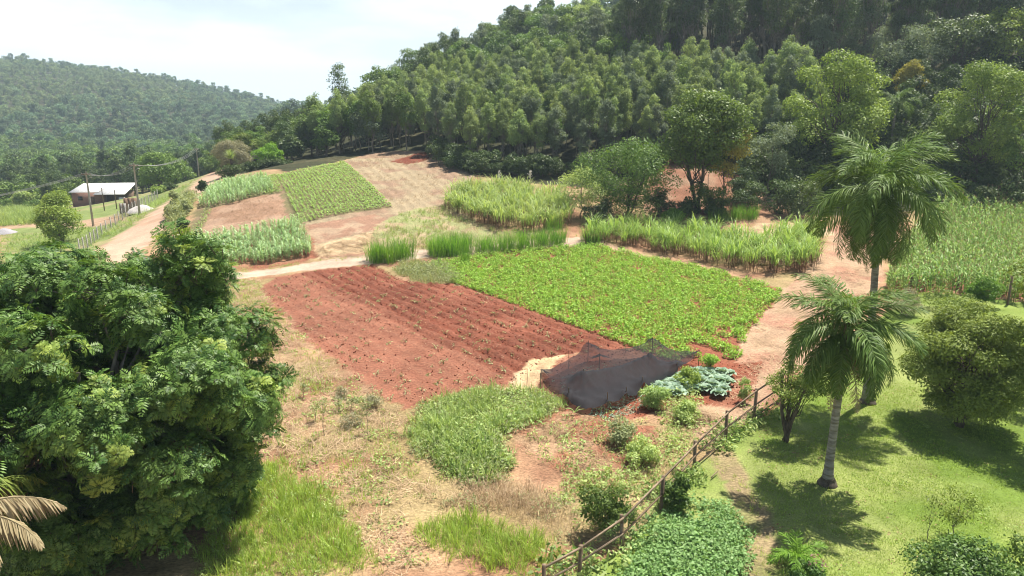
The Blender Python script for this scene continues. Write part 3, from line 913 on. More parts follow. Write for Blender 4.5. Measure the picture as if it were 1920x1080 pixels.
# ------------------------------------------------------------------ kinds of forest trees
rt = np.random.default_rng(33)
def kinds(name, n, f, wm, lm):
    out = []
    for _ in range(n):
        out.append(Kind(name, *f(), wm, lm))
    return out
def plantation_form():
    h = 10.5
    return tree(rt, h, rt.uniform(1.65, 2.05), rt.choice([.9, 1.8, 2.8]), 32, 4600, .28, .10, .09, .30, .1, rt.uniform(.35, .65), 1.1, inner=.35, up=.45, droop=.45, tone=(.1, .9))
K_PLANT = kinds('plantation_tree', 5, plantation_form, 'pale_bark', 'feathery_leaf') + kinds('plantation_tree', 1, plantation_form, 'pale_bark', 'broad_leaf') + kinds('plantation_tree', 2, plantation_form, 'pale_bark', 'wattle_leaf')
K_WATTLE = kinds('wattle_tree', 2, lambda: tree(rt, 11, 2.2, 2.5, 24, 2600, .40, .14, .11, .32, .2, .5, 1.0, inner=.35, droop=.5), 'pale_bark', 'wattle_leaf')
K_BROAD = kinds('broadleaf_tree', 4, lambda: tree(rt, 10, 4.0, 2.0, 22, 4200, .38, .22, .20, .33, .45, .1), 'bark', 'broad_leaf')
K_DARK = kinds('dark_forest_tree', 3, lambda: tree(rt, 11, 3.4, 1.6, 24, 4200, .36, .20, .20, .32, .35, .2, .85), 'bark', 'dark_leaf')
K_GUM = kinds('gum_tree', 4, lambda: tree(rt, 23, 3.3, 7.5, 34, 4600, .45, .15, .24, .30, .25, .3, 1.0, branch_from=.4, droop=.6, inner=.3), 'pale_bark', 'gum_leaf')
K_SHRUB = kinds('shrub', 3, lambda: tree(rt, 3.0, 1.8, .2, 14, 1300, .26, .15, .06, .36, .3, .1), 'bark', 'dark_leaf')
K_LSHRUB = kinds('shrub', 2, lambda: tree(rt, 2.2, 1.4, .15, 12, 1000, .22, .12, .05, .36, .3, .1), 'bark', 'weed_leaf')
K_VAL = kinds('valley_tree', 3, lambda: tree(rt, 9, 4.4, 1.2, 18, 1500, .75, .45, .20, .36, .4, .1), 'bark', 'broad_leaf')
K_PINE = kinds('pine_tree', 2, lambda: tree(rt, 13, 2.5, 2.0, 20, 1200, .75, .25, .18, .34, .2, .6, 1.0), 'bark', 'dark_leaf')

def grove(poly, spacing, ks, smin, smax, label, cat, group, rng, sink=.1, keep=None):
    pts = scatter_in(np.array(poly, float), spacing, rng)
    def zone(x, y):
        c = ['at its left end', 'left of its middle', 'right of its middle', 'at its right end'][int(np.clip((x - pts[:, 0].min()) / np.ptp(pts[:, 0]) * 4, 0, 3))]
        d = ['in the front rows', 'halfway back', 'in the back rows'][int(np.clip((y - pts[:, 1].min()) / np.ptp(pts[:, 1]) * 3, 0, 2))]
        return label + ', ' + d + ' ' + c
    if keep is not None:
        pts = pts[keep(pts)]
    z = H(pts[:, 0], pts[:, 1])
    for (x, y), zz in zip(pts, z):
        s = rng.uniform(smin, smax)
        ks[rng.integers(len(ks))].put((x, y, zz - sink), rng.uniform(0, 6.28), (s * rng.uniform(.9, 1.1), s * rng.uniform(.9, 1.1), s * rng.uniform(.9, 1.12)), zone(x, y), cat, group)
    return len(pts)

def in_view(pts, m=120):
    P_ = on_land(pts); u, v = project(P_)
    return (u > -m) & (u < 1920 + m)
n1 = grove([(-39, 140), (-31, 134), (-22, 133), (-14, 130), (-8, 119), (3, 114), (14, 109.5), (22, 110), (34, 111), (47, 112), (50, 128), (34, 139), (20, 147), (5, 164), (-14, 172), (-30, 165), (-40, 152)],
      2.95, K_PLANT, .86, 1.22, 'slim feathery tree of the plantation', 'tree', 'plantation trees on the slope', rt)
n2 = grove([(-36, 176), (-18, 178), (4, 170), (22, 153), (34, 152), (40, 200), (20, 238), (-12, 236), (-34, 205)], 5.6, K_BROAD + K_DARK[:1] + K_WATTLE, .65, 1.3,
      'rounded tree on the plantation crest', 'tree', 'crest trees behind the plantation', rt)
n3 = grove([(22, 150), (36, 143), (52, 132), (70, 130), (92, 128), (120, 130), (128, 160), (84, 186), (40, 196), (24, 170)], 5.0, K_GUM, .8, 1.08,
      'tall dark gum on the right slope', 'tree', 'tall gum trees on the right slope', rt, keep=in_view)
n4 = grove([(49, 108), (60, 100), (72, 101), (92, 97), (104, 100), (104, 126), (74, 127), (52, 128)], 5.6, K_DARK, .65, 1.0,
      'dark tree under the right slope', 'tree', 'dark trees at the foot of the right slope', rt, keep=in_view)
n5 = grove([(-84, 205), (-70, 178), (-60, 158), (-50, 143), (-43, 134.5), (-36, 136), (-40, 152), (-36, 176), (-50, 205), (-66, 240), (-88, 240)], 6.0, K_DARK + K_BROAD[:2], .62, .95,
      'dark tree of the left forest edge', 'tree', 'forest edge trees above the left fields', rt, keep=in_view)
# undergrowth along the foot of the plantation
pl = np.array([(-14, 129), (-7, 117), (3, 112), (14, 107.5), (23, 108), (34, 108)], float)
for i in range(64):
    k = rt.uniform(0, len(pl) - 1.001); a = int(k)
    p = pl[a] + (pl[a + 1] - pl[a]) * (k - a) + rt.normal(0, .8, 2)
    K_SHRUB[rt.integers(3)].put((p[0], p[1], float(H(*p)) - .1), rt.uniform(0, 6), rt.uniform(.6, 1.25), 'dark bush at the foot of the plantation', 'bush', 'bushes at the foot of the plantation')
# undergrowth in the shade at the foot of the right slope
up_ = scatter_in(np.array([(30, 99), (38, 91.5), (50, 88), (66, 84.5), (90, 84), (100, 96), (100, 128), (46, 132), (30, 120)], float), 3.0, rt, .5)
up_ = up_[in_view(up_, 60)]
for (x, y) in up_[:280]:
    K_SHRUB[rt.integers(3)].put((x, y, float(H(x, y)) - .1), rt.uniform(0, 6), rt.uniform(.6, 1.5) * (1.0 if y < 96 else 1.4), 'dark leafy undergrowth bush in the shade of the right slope', 'bush', 'undergrowth of the right slope')
# wooded valley below the far hill
nv = grove([(-330, 300), (-205, 250), (-150, 262), (-116, 232), (-100, 240), (-75, 262), (-60, 330), (-70, 395), (-330, 470)], 9.5, K_VAL, .7, 1.25,
      'round tree in the wooded valley', 'tree', 'trees in the wooded valley', rt, keep=lambda p: in_view(p, 40))
nbelt = grove([(-178, 236), (-140, 214), (-112, 206), (-98, 216), (-92, 232), (-120, 240), (-150, 252), (-178, 262)], 5.4, K_PINE + K_DARK[:1], .75, 1.12, 'dark tree of the belt behind the shed', 'tree', 'dark tree belt behind the shed', rt, keep=lambda p: in_view(p, 40))
npn = grove([(-118, 232), (-100, 225), (-82, 214), (-68, 235), (-66, 262), (-100, 268)], 4.6, K_PINE, .8, 1.1, 'narrow tree beyond the road crest', 'tree', 'dark stand beyond the road crest', rt, keep=lambda p: in_view(p, 40))
for k, (u, Y_, s_) in enumerate(((122, 171, .42), (108, 180, .5), (138, 186, .5), (268, 178, .4), (284, 172, .36), (300, 186, .5), (330, 190, .45), (92, 168, .36), (60, 178, .42), (34, 186, .5), (8, 176, .45), (255, 190, .5), (345, 200, .45), (75, 192, .55))):
    p = at(u, Y_)
    (K_DARK[k % 3] if k % 2 else K_VAL[k % 3]).put(p - [0, 0, .2], k * 1.3, s_ * 1.75, 'low dark tree growing close around the white-roofed shed', 'tree', 'low trees around the shed')
print('TREES', n1, n2, n3, n4, n5, nv, npn)

# ------------------------------------------------------------------ fields
rc = np.random.default_rng(51)
def rows_in(poly, direction, row_gap, plant_gap, rng, jit=.12):
    d = np.array(direction, float); d /= np.linalg.norm(d)
    n = np.array([d[1], -d[0]])
    c = poly.mean(0)
    s = (poly - c) @ d; t = (poly - c) @ n
    S, T = np.meshgrid(np.arange(s.min(), s.max(), plant_gap), np.arange(t.min(), t.max(), row_gap))
    S = S.ravel() + rng.normal(0, jit * plant_gap * 2, S.size); T = T.ravel() + rng.normal(0, jit * row_gap * .5, T.size)
    p = c + S[:, None] * d + T[:, None] * n
    return p[inside(p[:, 0], p[:, 1], poly)]
def visible_order(P):
    u, v = project(P)
    d = P @ np.array([0, math.cos(PITCH), 0])
    ok = (u > 0) & (u < 1920) & (v > 0) & (v < 1090)
    return np.where(ok, d, 1e6)
def crop(name, builders, mats, pts, n_ind, label, cat, group, rng, smin=.8, smax=1.2, stuff_name=None, tilt=.06, dz=0.0):
    """The plants that show largest are things; the rest of the field is one mass."""
    P = on_land(pts, dz)
    order = np.argsort(visible_order(P))
    P = P[order]
    mes = [b.mesh(name, mats) for b in builders]
    k = min(n_ind, len(P))
    for p in P[:k]:
        o = link(name, mes[rng.integers(len(mes))], None, p)
        o.rotation_euler = (rng.normal(0, tilt), rng.normal(0, tilt), rng.uniform(0, 6.283))
        o.scale = (rng.uniform(smin, smax),) * 3
        prop(o, label, cat, group)
    if len(P) > k:
        scatter(stuff_name or name, builders, mats, P[k:], rng.uniform(smin, smax, len(P) - k), tilt=tilt, rng=rng)
    return len(P)

# beans: one bright sheet of plants, rows parallel to its long edge by the ploughed field
def bean(rng, n=46, h=.55, r=.30):
    mb = weed(n, h, r, .15, .11, rng, (.05, 1))
    return stemmed(weed(14, h * .55, r * 1.1, .15, .11, rng, (0, .4), mb), h)
beans = [bean(rc) for _ in range(4)]
edge = GP([(858, 532), (1165, 642)])
BDIR = edge[1] - edge[0]
bp = rows_in(POLY['bean_soil'], BDIR, .80, .36, rc, .10)
bu, bv = project(on_land(bp))
# thin and gappy towards the net and the lower right corner
gap = vnoise(bp[:, 0], bp[:, 1], 2.0, 101)
sparse = np.clip((bv - 575) / 90, 0, 1) * np.clip((bu - 1160) / 190, 0, 1)
bp = bp[(gap > .22 + .42 * sparse) & (rc.uniform(size=len(bp)) < .95)]
n_b = crop('bean_plant', beans, MAT['bean_leaf'], bp, 300, 'leafy yellow-green bean plant in the dense bright field behind the shade net', 'bean plant', 'bean plants in the bright field', rc, .58, 1.2, 'bean_field')
# seedlings spaced out in the ploughed rows
def seedling(rng):
    return stemmed(weed(9, .20, .14, .13, .06, rng, (.2, 1)), .16)
sp = rows_in(POLY['ploughed_field'], ROWD, 1.05, 1.25, rc, .2)
sp = sp[rc.uniform(size=len(sp)) < .62]
crop('seedling', [seedling(rc) for _ in range(3)], MAT['grey_weed'], sp, 300, 'small pale seedling in the bare red ploughed rows', 'seedling', 'seedlings in the ploughed field', rc, .8, 1.7, 'seedling_rows')
# clods on the ploughed soil: loose crumbs nobody could count
def clod(rng):
    mb = MB()
    v = unit(rng.normal(size=(6, 3)))
    v = np.array([[1, 0, 0], [-1, 0, 0], [0, 1, 0], [0, -1, 0], [0, 0, 1], [0, 0, -1]]) * rng.uniform(.6, 1.2, (6, 1)) + rng.normal(0, .15, (6, 3))
    mb.add(v * .5, [[0, 2, 4], [2, 1, 4], [1, 3, 4], [3, 0, 4], [2, 0, 5], [1, 2, 5], [3, 1, 5], [0, 3, 5]], rng.uniform(0, 1))
    return mb
leaf_mat('clod_soil', (.155, .043, .025), (.24, .085, .050), 0, .95, .1, .25)
for nm, sp_, lo, hi in (('ploughed_field', .27, .04, .17), ('garden_soil', .30, .05, .15), ('bean_soil', .8, .05, .14)):
    cp = scatter_in(POLY[nm], sp_, rc, .9)
    if nm == 'ploughed_field':
        c_ = (cp - FROW) @ ROWN
        cp = cp[rc.uniform(size=len(cp)) < np.clip((c_ - 2.0) / 4, .35, 1)]
    sc_ = lo + (hi - lo) * rc.uniform(0, 1, len(cp)) ** 2.5
    scatter('soil_clods', [clod(rc) for _ in range(3)], MAT['clod_soil'], on_land(cp, .015), sc_, tilt=1.5, rng=rc)

# maize: three plots, three ages
mz = [maize(rc, 2.2, 11, .85, .11) for _ in range(4)]
mp = rows_in(POLY['maize_field'], (.35, .94), .95, .36, rc)
crop('maize_plant', mz, [MAT['maize_leaf'], MAT['dead_blade']], mp, 220, 'tall green maize plant in the field behind the two palms', 'maize plant', 'maize plants behind the palms', rc, .85, 1.2, 'maize_field_plants')
mzs = [maize(rc, 1.5, 12, .85, .13, False) for _ in range(4)]
PLOT_A = GP([(326, 501), (332, 462), (420, 446), (480, 436), (555, 420), (572, 440), (588, 478), (480, 496)])
mp = rows_in(PLOT_A, (.9, .45), .62, .34, rc)
crop('maize_plant', mzs, MAT['maize_blue'], mp, 80, 'bluish-green maize plant in the plot on the bank above the farm track', 'maize plant', 'maize plants above the farm track', rc, .65, 1.05, 'maize_plot_plants')
PLOT_B = GP([(372, 388), (404, 352), (470, 338), (500, 333), (512, 360), (450, 378), (392, 392)])
mp = rows_in(PLOT_B, (.8, .6), .7, .42, rc)
scatter('upper_maize_plants', mzs, MAT['maize_blue'], on_land(mp), rc.uniform(.6, .9, len(mp)), rng=rc)
PLOT_C = GP([(485, 335), (522, 329), (528, 362), (500, 366)])
mp = rows_in(PLOT_C, (.5, .85), .6, .34, rc)
yb = [maize(rc, 1.1, 8, .6, .07, False, True) for _ in range(3)]
scatter('young_maize', yb, MAT['young_leaf'], on_land(mp), rc.uniform(.8, 1.15, len(mp)), rng=rc)
PLOT_D = GP([(342, 452), (385, 392), (398, 392), (368, 452)])
mp = rows_in(PLOT_D, (.5, .85), .6, .4, rc)
scatter('young_maize', yb, MAT['young_leaf'], on_land(mp), rc.uniform(.55, .85, len(mp)), rng=rc)
# young crop rows running down the slope: rows drawn between the field's two long sides
A0, A1, B0, B1 = GP([(522, 331), (566, 420), (642, 305), (734, 388)])
yr = []
for k in np.linspace(0, 1, 23):
    a, b = A0 + (B0 - A0) * k, A1 + (B1 - A1) * k
    n = int(np.linalg.norm(b - a) / .30)
    t = np.linspace(0, 1, n) + rc.normal(0, .004, n)
    p = a + (b - a) * t[:, None] + rc.normal(0, .05, (n, 2))
    yr.append(p[rc.uniform(size=n) < .93])
yr = np.concatenate(yr)
yc = [maize(rc, .9, 8, .50, .075, False, True) for _ in range(3)]
scatter('crop_rows', yc, MAT['young_leaf'], on_land(yr), rc.uniform(.85, 1.4, len(yr)), rng=rc)
# dry maize standing brown at the far right corner
dm = [maize(rc, 2.4, 9, .8, .09, True) for _ in range(2)]
dp = scatter_in(GP([(1845, 388), (1848, 376), (1930, 372), (1930, 398), (1870, 400)]), .75, rc)
crop('dry_maize_plant', dm, [MAT['dead_blade'], MAT['dead_blade']], dp, 60, 'dried brown maize stalk standing beyond the green maize', 'maize stalk', 'dried maize stalks', rc, .9, 1.2)

# sugar cane hedge along the beans
canes = [cane(rc) for _ in range(4)]
cmesh = [(g.mesh('green_leaves', MAT['cane_leaf']), d.mesh('dead_leaves', MAT['dead_blade'])) for g, d in canes]
def cane_clump(p, s, label, group, ms=None, name='cane_clump', cat='sugar cane'):
    g, d = (ms or cmesh)[rc.integers(len(ms or cmesh))]
    e = empty(name, (p[0], p[1], float(H(p[0], p[1]))), rc.uniform(0, 6.28), label, cat, group)
    e.scale = (s, s, s * rc.uniform(.9, 1.15))
    link('green_leaves', g, e); link('dead_leaves', d, e)
    return e
CANE = GP([(1095, 461), (1110, 447), (1180, 437), (1260, 437), (1335, 446), (1385, 464), (1430, 462), (1480, 442), (1540, 436), (1530, 508), (1470, 514), (1400, 512), (1300, 490), (1200, 466), (1140, 458)])
cpts = scatter_in(CANE, 1.15, rc)
for p in cpts[:300]:
    cane_clump(p, rc.uniform(.62, 1.02), 'arching green sugar cane clump with dead brown leaves at its foot beside the bean field', 'sugar cane clumps beside the bean field')
# pale cane thicket between the stubble and the trees
pal = [cane(rc, 2.3, 44, .6) for _ in range(3)]
pmesh = [(g.mesh('green_leaves', MAT['pale_cane']), d.mesh('dead_leaves', MAT['dead_blade'])) for g, d in pal]
THICK = GP([(838, 392), (842, 372), (880, 362), (960, 362), (1050, 382), (1075, 410), (1050, 432), (1000, 436), (930, 428), (870, 410)])
tp = scatter_in(THICK, 1.35, rc)
for p in tp[:300]:
    cane_clump(p, rc.uniform(.85, 1.2), 'pale yellow-green clump in the tall thicket below the plantation', 'clumps of the pale thicket', pmesh, 'thicket_clump', 'tall grass')
# elephant grass by the track: dense upright clumps
eg = [tuft(150, 2.0, .035, rc, .75, .16, .75, (.05, .95), 4) for _ in range(3)]
em = [b.mesh('grass_clump', MAT['elephant_leaf']) for b in eg]
def egrass(pts, s, label, group):
    for (u, v) in pts:
        p = G(u, v)
        o = link('grass_clump', em[rc.integers(3)], None, p)
        o.rotation_euler = (0, 0, rc.uniform(0, 6.28)); k = s * rc.uniform(.85, 1.15); o.scale = (k, k, k)
        prop(o, label, 'grass clump', group)
egrass([(706, 493), (722, 491), (738, 489), (754, 487), (766, 484), (715, 487), (745, 482), (730, 494), (700, 488)], 1.0, 'tall upright green grass clump at the edge of the farm track, above the ploughed field', 'grass clumps above the ploughed field')
egrass([(818, 482), (832, 481), (848, 480), (862, 478), (876, 476), (825, 476), (845, 473), (868, 470), (812, 477)], 1.0, 'tall dark green grass clump beside the track at the near end of the bean field', 'grass clumps at the end of the bean field')
egrass([(900, 474), (918, 474), (936, 472), (954, 470), (972, 468), (990, 466), (1008, 464), (1026, 462), (1044, 460), (910, 468), (945, 465), (980, 462), (1015, 457), (1038, 452), (1052, 455)], .85, 'light green grass clump in the long row between the track and the beans', 'grass clumps between track and beans')
egrass([(872, 492)], .7, 'single narrow grass tuft standing in the corner of the bean field', None)
egrass([(1035, 425), (1048, 430), (1028, 432), (1106, 458), (1098, 452), (1118, 456), (1128, 450)], .75, 'bright grass clump at the bend of the track near the cane', 'grass clumps at the bend of the track')
egrass([(1336, 416), (1352, 415), (1368, 414), (1384, 413), (1400, 412), (1412, 411), (1345, 409), (1378, 407)], .75, 'bright green grass clump in front of the dark trees', 'grass clumps in front of the dark trees')
# white plumes above the thicket
for (u, v, top) in ((936, 368, 322), (994, 372, 322)):
    p = G(u, v)
    h = z_at(top, p[1]) - p[2]
    e = empty('plume_grass', p, 0, 'white feathery plume rising above the thicket, ' + ('the shorter one on the left' if u < 960 else 'the fuller one on the right'), 'plume grass')
    mb = MB(); tube(mb, [(0, 0, 0), (.03, 0, h * .5), (0, 0, h)], [.025, .02, .01], 5); mb.build('stalk', MAT['dead_blade'], e)
    mb = MB(); n = 60
    leaves(mb, np.column_stack([rc.normal(0, .05, n), rc.normal(0, .05, n), h - rc.uniform(0, 1.0, n)]), unit(rc.normal(0, .45, (n, 3)) + np.array([0, 0, 1])), rand_dirs(n, rc), .35, .08, rc.uniform(0, 1, n))
    mb.build('plume', MAT['white_plume'], e)
print('CROPS', n_b, len(sp), len(cpts), len(tp), len(yr))

# ------------------------------------------------------------------ grass, weeds and straw
rg = np.random.default_rng(77)
T_GREEN = [tuft(15, .42, .022, rg, .16, .35, .95) for _ in range(4)]
T_SHORT = [tuft(12, .20, .016, rg, .14, .45, .8) for _ in range(3)]
T_DRY = [tuft(16, .40, .012, rg, .16, .5, 1.0) for _ in range(3)]
T_STRAW = [flat_straw(12, .42, .32, rg) for _ in range(4)]
W_BIG = [weed(26, .42, .24, .13, .055, rg) for _ in range(4)]
W_LOW = [weed(16, .16, .20, .10, .06, rg) for _ in range(3)]
def cover(name, poly, spacing, protos, mat, smin, smax, seed=None, cut=None, size=2.0, rng=rg, dz=0, poly_world=None, skip=None):
    pw = GP(poly) if poly_world is None else poly_world
    wide = pw + (pw - pw.mean(0)) * .12
    p = scatter_in(wide, spacing, rng, .6)
    am = 1.3 if spacing < .5 else .5
    q = p + np.column_stack([vnoise(p[:, 0], p[:, 1], 2.4, 211) - .5, vnoise(p[:, 0], p[:, 1], 2.4, 212) - .5]) * 2 * am + rng.normal(0, .22, p.shape)
    p = p[inside(q[:, 0], q[:, 1], pw)]
    frac = np.mean([inside(p[:, 0] + rng.normal(0, .8, len(p)), p[:, 1] + rng.normal(0, .8, len(p)), pw) for _ in range(6)], axis=0) if len(p) else np.zeros(0)
    if spacing < .5 and len(p):
        kp = rng.uniform(size=len(p)) < .25 + .85 * frac
        p, frac = p[kp], frac[kp]
    if seed is not None:
        k = vnoise(p[:, 0], p[:, 1], size, seed, 3)
        kp = k + rng.normal(0, .05, len(p)) > cut
        p, frac = p[kp], frac[kp]
    if skip is not None:
        kp = ~skip(p)
        p, frac = p[kp], frac[kp]
    if not len(p):
        return
    s = rng.uniform(smin, smax, len(p)) * (.65 + .7 * vnoise(p[:, 0], p[:, 1], 1.5, 200)) * (.55 + .45 * frac)
    scatter(name, protos, MAT[mat], on_land(p, dz), s, rng=rng, tilt=.18)
GRASS_L = [(420, 905), (470, 870), (545, 868), (590, 905), (640, 955), (680, 1010), (705, 1095), (330, 1095), (380, 1020)]
cover('green_grass', GRASS_L, .19, T_GREEN, 'grass_blade', .6, 1.35, 1, .12, 1.6)
cover('weeds', GRASS_L, .45, W_BIG, 'weed_leaf', .6, 1.2, 2, .42)
GRASS_M = [(785, 1000), (815, 968), (880, 962), (935, 965), (985, 985), (1030, 1020), (1045, 1095), (850, 1095), (800, 1040)]
cover('green_grass', GRASS_M, .19, T_GREEN, 'grass_blade', .75, 1.35, 3, .25, 1.6)
WEED_M = [(775, 800), (800, 755), (880, 735), (955, 726), (1040, 745), (1068, 770), (1020, 790), (985, 800), (950, 830), (960, 870), (935, 905), (880, 905), (820, 880), (790, 845)]
cover('weeds', WEED_M, .24, W_BIG, 'weed_leaf', .8, 1.7, 4, .26)
cover('weeds', [(800, 850), (860, 800), (930, 830), (950, 880), (900, 915), (830, 895)], .26, W_BIG, 'broad_leaf', .9, 1.7, 5, .35)
cover('green_grass', WEED_M, .26, T_GREEN, 'weed_leaf', 1.0, 2.0, 6, .38)
cover('pale_weeds', WEED_M, .36, W_BIG, 'grey_weed', .9, 1.9, 61, .45)
cover('dry_grass', WEED_M, .5, T_DRY, 'straw_blade', .8, 1.5, 7, .5)
DRY_M = [(770, 930), (850, 905), (930, 890), (1010, 905), (1075, 950), (1080, 1000), (1050, 1030), (1000, 985), (930, 960), (840, 960)]
cover('dry_grass', DRY_M, .20, T_DRY, 'straw_blade', .8, 1.6, 8, .3)
cover('weeds', DRY_M, .40, W_BIG, 'grey_weed', .6, 1.2, 9, .45)
WEED_R = [(1040, 905), (1100, 875), (1190, 880), (1240, 800), (1200, 765), (1300, 720), (1330, 760), (1290, 850), (1230, 935), (1165, 1010), (1110, 1040), (1060, 990)]
cover('weeds', WEED_R, .30, W_BIG, 'weed_leaf', .7, 1.6, 10, .36)
cover('dry_grass', WEED_R, .42, T_DRY, 'straw_blade', .7, 1.3, 11, .45)
cover('weeds', [(1010, 760), (1090, 760), (1180, 790), (1260, 790), (1250, 850), (1130, 900), (1040, 880), (975, 830)], .42, W_LOW + W_BIG[:2], 'weed_leaf', .6, 1.4, 12, .50, 1.4)
cover('dead_stalks', [(960, 830), (985, 795), (1060, 770), (1150, 790), (1230, 800), (1240, 850), (1180, 900), (1100, 900), (1050, 880)], .28, T_STRAW, 'dead_blade', .6, 1.2, 13, .42)
# the dry ground: lying straw everywhere, green tufts coming through
GROUND_P = [(400, 525), (490, 525), (500, 560), (580, 640), (650, 700), (760, 775), (770, 850), (830, 900), (780, 960), (800, 1095), (690, 1095), (620, 930), (550, 860), (470, 860), (380, 560)]
cover('lying_straw', GROUND_P, .34, T_STRAW, 'straw_blade', .7, 1.5, 14, .42, 1.8)
cover('crop_residue', [(500, 530), (700, 500), (850, 540), (1160, 645), (990, 700), (780, 765), (640, 690)], .75, [flat_straw(3, .18, .3, rg) for _ in range(3)], 'straw_blade', .6, 1.3)
cover('green_tufts', GROUND_P, .42, T_SHORT, 'grass_blade', .7, 1.7, 15, .44, 2.0)
cover('weeds', GROUND_P, .6, W_LOW, 'weed_leaf', .6, 1.7, 16, .47, 2.5)
cover('weeds', [(430, 880), (560, 860), (640, 830), (700, 790), (760, 800), (790, 900), (770, 960), (800, 1095), (700, 1095), (640, 960)], .42, W_LOW + T_SHORT, 'weed_leaf', .7, 1.8, 66, .44, 1.6)
cover('dry_grass', GROUND_P, .42, T_DRY, 'straw_blade', .5, 1.1, 17, .48, 1.5)
cover('lying_straw', [(960, 702), (1000, 680), (1060, 664), (1045, 690), (1000, 730), (965, 728)], .2, T_STRAW, 'straw_blade', .6, 1.0)
cover('lying_straw', [(1085, 462), (1180, 470), (1330, 510), (1470, 545), (1520, 500), (1640, 500), (1600, 580), (1500, 690), (1440, 740), (1360, 760), (1400, 620), (1460, 560), (1300, 500)], .4, T_STRAW, 'straw_blade', .6, 1.3, 18, .42)
cover('grey_weeds', [(736, 505), (775, 492), (845, 496), (860, 520), (862, 534), (800, 532), (765, 528)], .30, T_GREEN[:2] + W_BIG[:2], 'grey_weed', 1.0, 2.1)
VERGE = [(700, 430), (760, 400), (850, 380), (905, 425), (1030, 436), (1085, 446), (930, 458), (800, 470), (700, 482)]
cover('verge_grass', VERGE, .55, T_GREEN, 'pale_cane', .6, 1.4, 19, .46, 3)
cover('dry_grass', VERGE, .6, T_DRY, 'straw_blade', .7, 1.5, 20, .42, 3)
cover('verge_grass', [(330, 506), (480, 500), (600, 487), (700, 478), (700, 486), (560, 500), (440, 512), (330, 520)], .35, T_SHORT, 'weed_leaf', .8, 1.6, 21, .4, 2)
cover('dry_grass', [(560, 422), (730, 392), (860, 360), (890, 335), (800, 288), (700, 290), (645, 306)], .7, T_DRY, 'straw_blade', .6, 1.2, 22, .45, 2.5)
cover('stubble_tufts', [(380, 450), (396, 395), (522, 365), (546, 414)], .6, T_DRY, 'dead_blade', .5, .9, 23, .45)
cover('lying_straw', [(590, 462), (640, 450), (705, 432), (712, 452), (690, 474), (592, 484)], .35, T_STRAW, 'straw_blade', 1.0, 1.9)
# the lawn: short turf blades near the camera, a few broadleaf patches
LAWN_NEAR = np.vstack([GP([(1400, 800), (1420, 1095), (1925, 1095), (1925, 720), (1500, 720)])])
T_TURF = [tuft(18, .07, .012, rg, .13, .6, .8, (.0, .7), 2) for _ in range(3)]
cover('turf_grass', None, .15, T_TURF, 'grass_blade', .5, 1.4, 24, .30, 1.2, poly_world=LAWN_NEAR, skip=lambda p: seg_dist(p[:, 0], p[:, 1], FOOT) < .6)
# leafy ground cover by the fence: low mounds of small dark leaves
COV = [(1150, 1095), (1165, 1040), (1225, 975), (1265, 955), (1330, 940), (1375, 955), (1400, 990), (1392, 1040), (1400, 1095)]
W_COVER = [weed(60, .30, .30, .085, .07, rg, (.15, .95)) for _ in range(4)]
cover('ground_cover', COV, .20, W_COVER, 'cover_leaf', .8, 1.6)
# slopes left of the road and the valley meadow
NOROAD = lambda p: (seg_dist(p[:, 0], p[:, 1], ROAD) < 3.6) | (seg_dist(p[:, 0], p[:, 1], TRACK) < 1.6)
cover('meadow_grass', [(0, 500), (0, 440), (190, 425), (240, 400), (370, 335), (350, 352), (230, 470), (120, 520)], .8, T_GREEN, 'weed_leaf', .8, 1.6, 25, .4, 4, skip=NOROAD)
cover('reed_meadow', [(0, 425), (0, 385), (75, 380), (80, 420)], .8, T_GREEN, 'pale_cane', 2.2, 3.6)

# weeds creeping along the fence
fs = along_line = np.concatenate([a + (b - a) * np.linspace(0, 1, int(np.linalg.norm(b - a) / .14))[:, None] for a, b in zip(FENCE[:-4], FENCE[1:-3])])
fs = fs + rg.normal(0, .45, fs.shape)
fs = fs[vnoise(fs[:, 0], fs[:, 1], 1.6, 501) > .42]
scatter('weeds', W_BIG, MAT['weed_leaf'], on_land(fs), rg.uniform(.6, 1.9, len(fs)), rng=rg)
fs2 = fs[rg.uniform(size=len(fs)) < .5] + rg.normal(0, .3, (1, 2))
scatter('weeds', W_BIG, MAT['broad_leaf'], on_land(fs2), rg.uniform(.8, 2.2, len(fs2)), rng=rg)

# litter and clover on the lawn
LIT = [flat_straw(2, .10, .25, rg) for _ in range(2)]
leaf_litter = []
for _ in range(3):
    mb = MB(); n = 5
    leaves(mb, np.column_stack([rg.normal(0, .25, n), rg.normal(0, .25, n), rg.uniform(.02, .05, n)]), rg.normal(0, 1, (n, 3)) * [1, 1, .1], np.tile([0, 0, 1.0], (n, 1)) + rg.normal(0, .3, (n, 3)), .10, .05, rg.uniform(0, 1, n))
    leaf_litter.append(mb)
cover('fallen_leaves', None, .9, leaf_litter, 'dead_blade', .7, 1.4, 31, .40, 3.0, poly_world=LAWN_NEAR)
cover('lawn_weeds', None, .55, W_LOW, 'weed_leaf', .35, .8, 32, .56, 1.5, poly_world=LAWN_NEAR)
cover('path_tufts', None, .30, T_SHORT, 'grass_blade', .5, 1.1, 33, .42, 1.0, poly_world=np.vstack([FOOT + [-.8, 0], (FOOT + [.8, 0])[::-1]]))

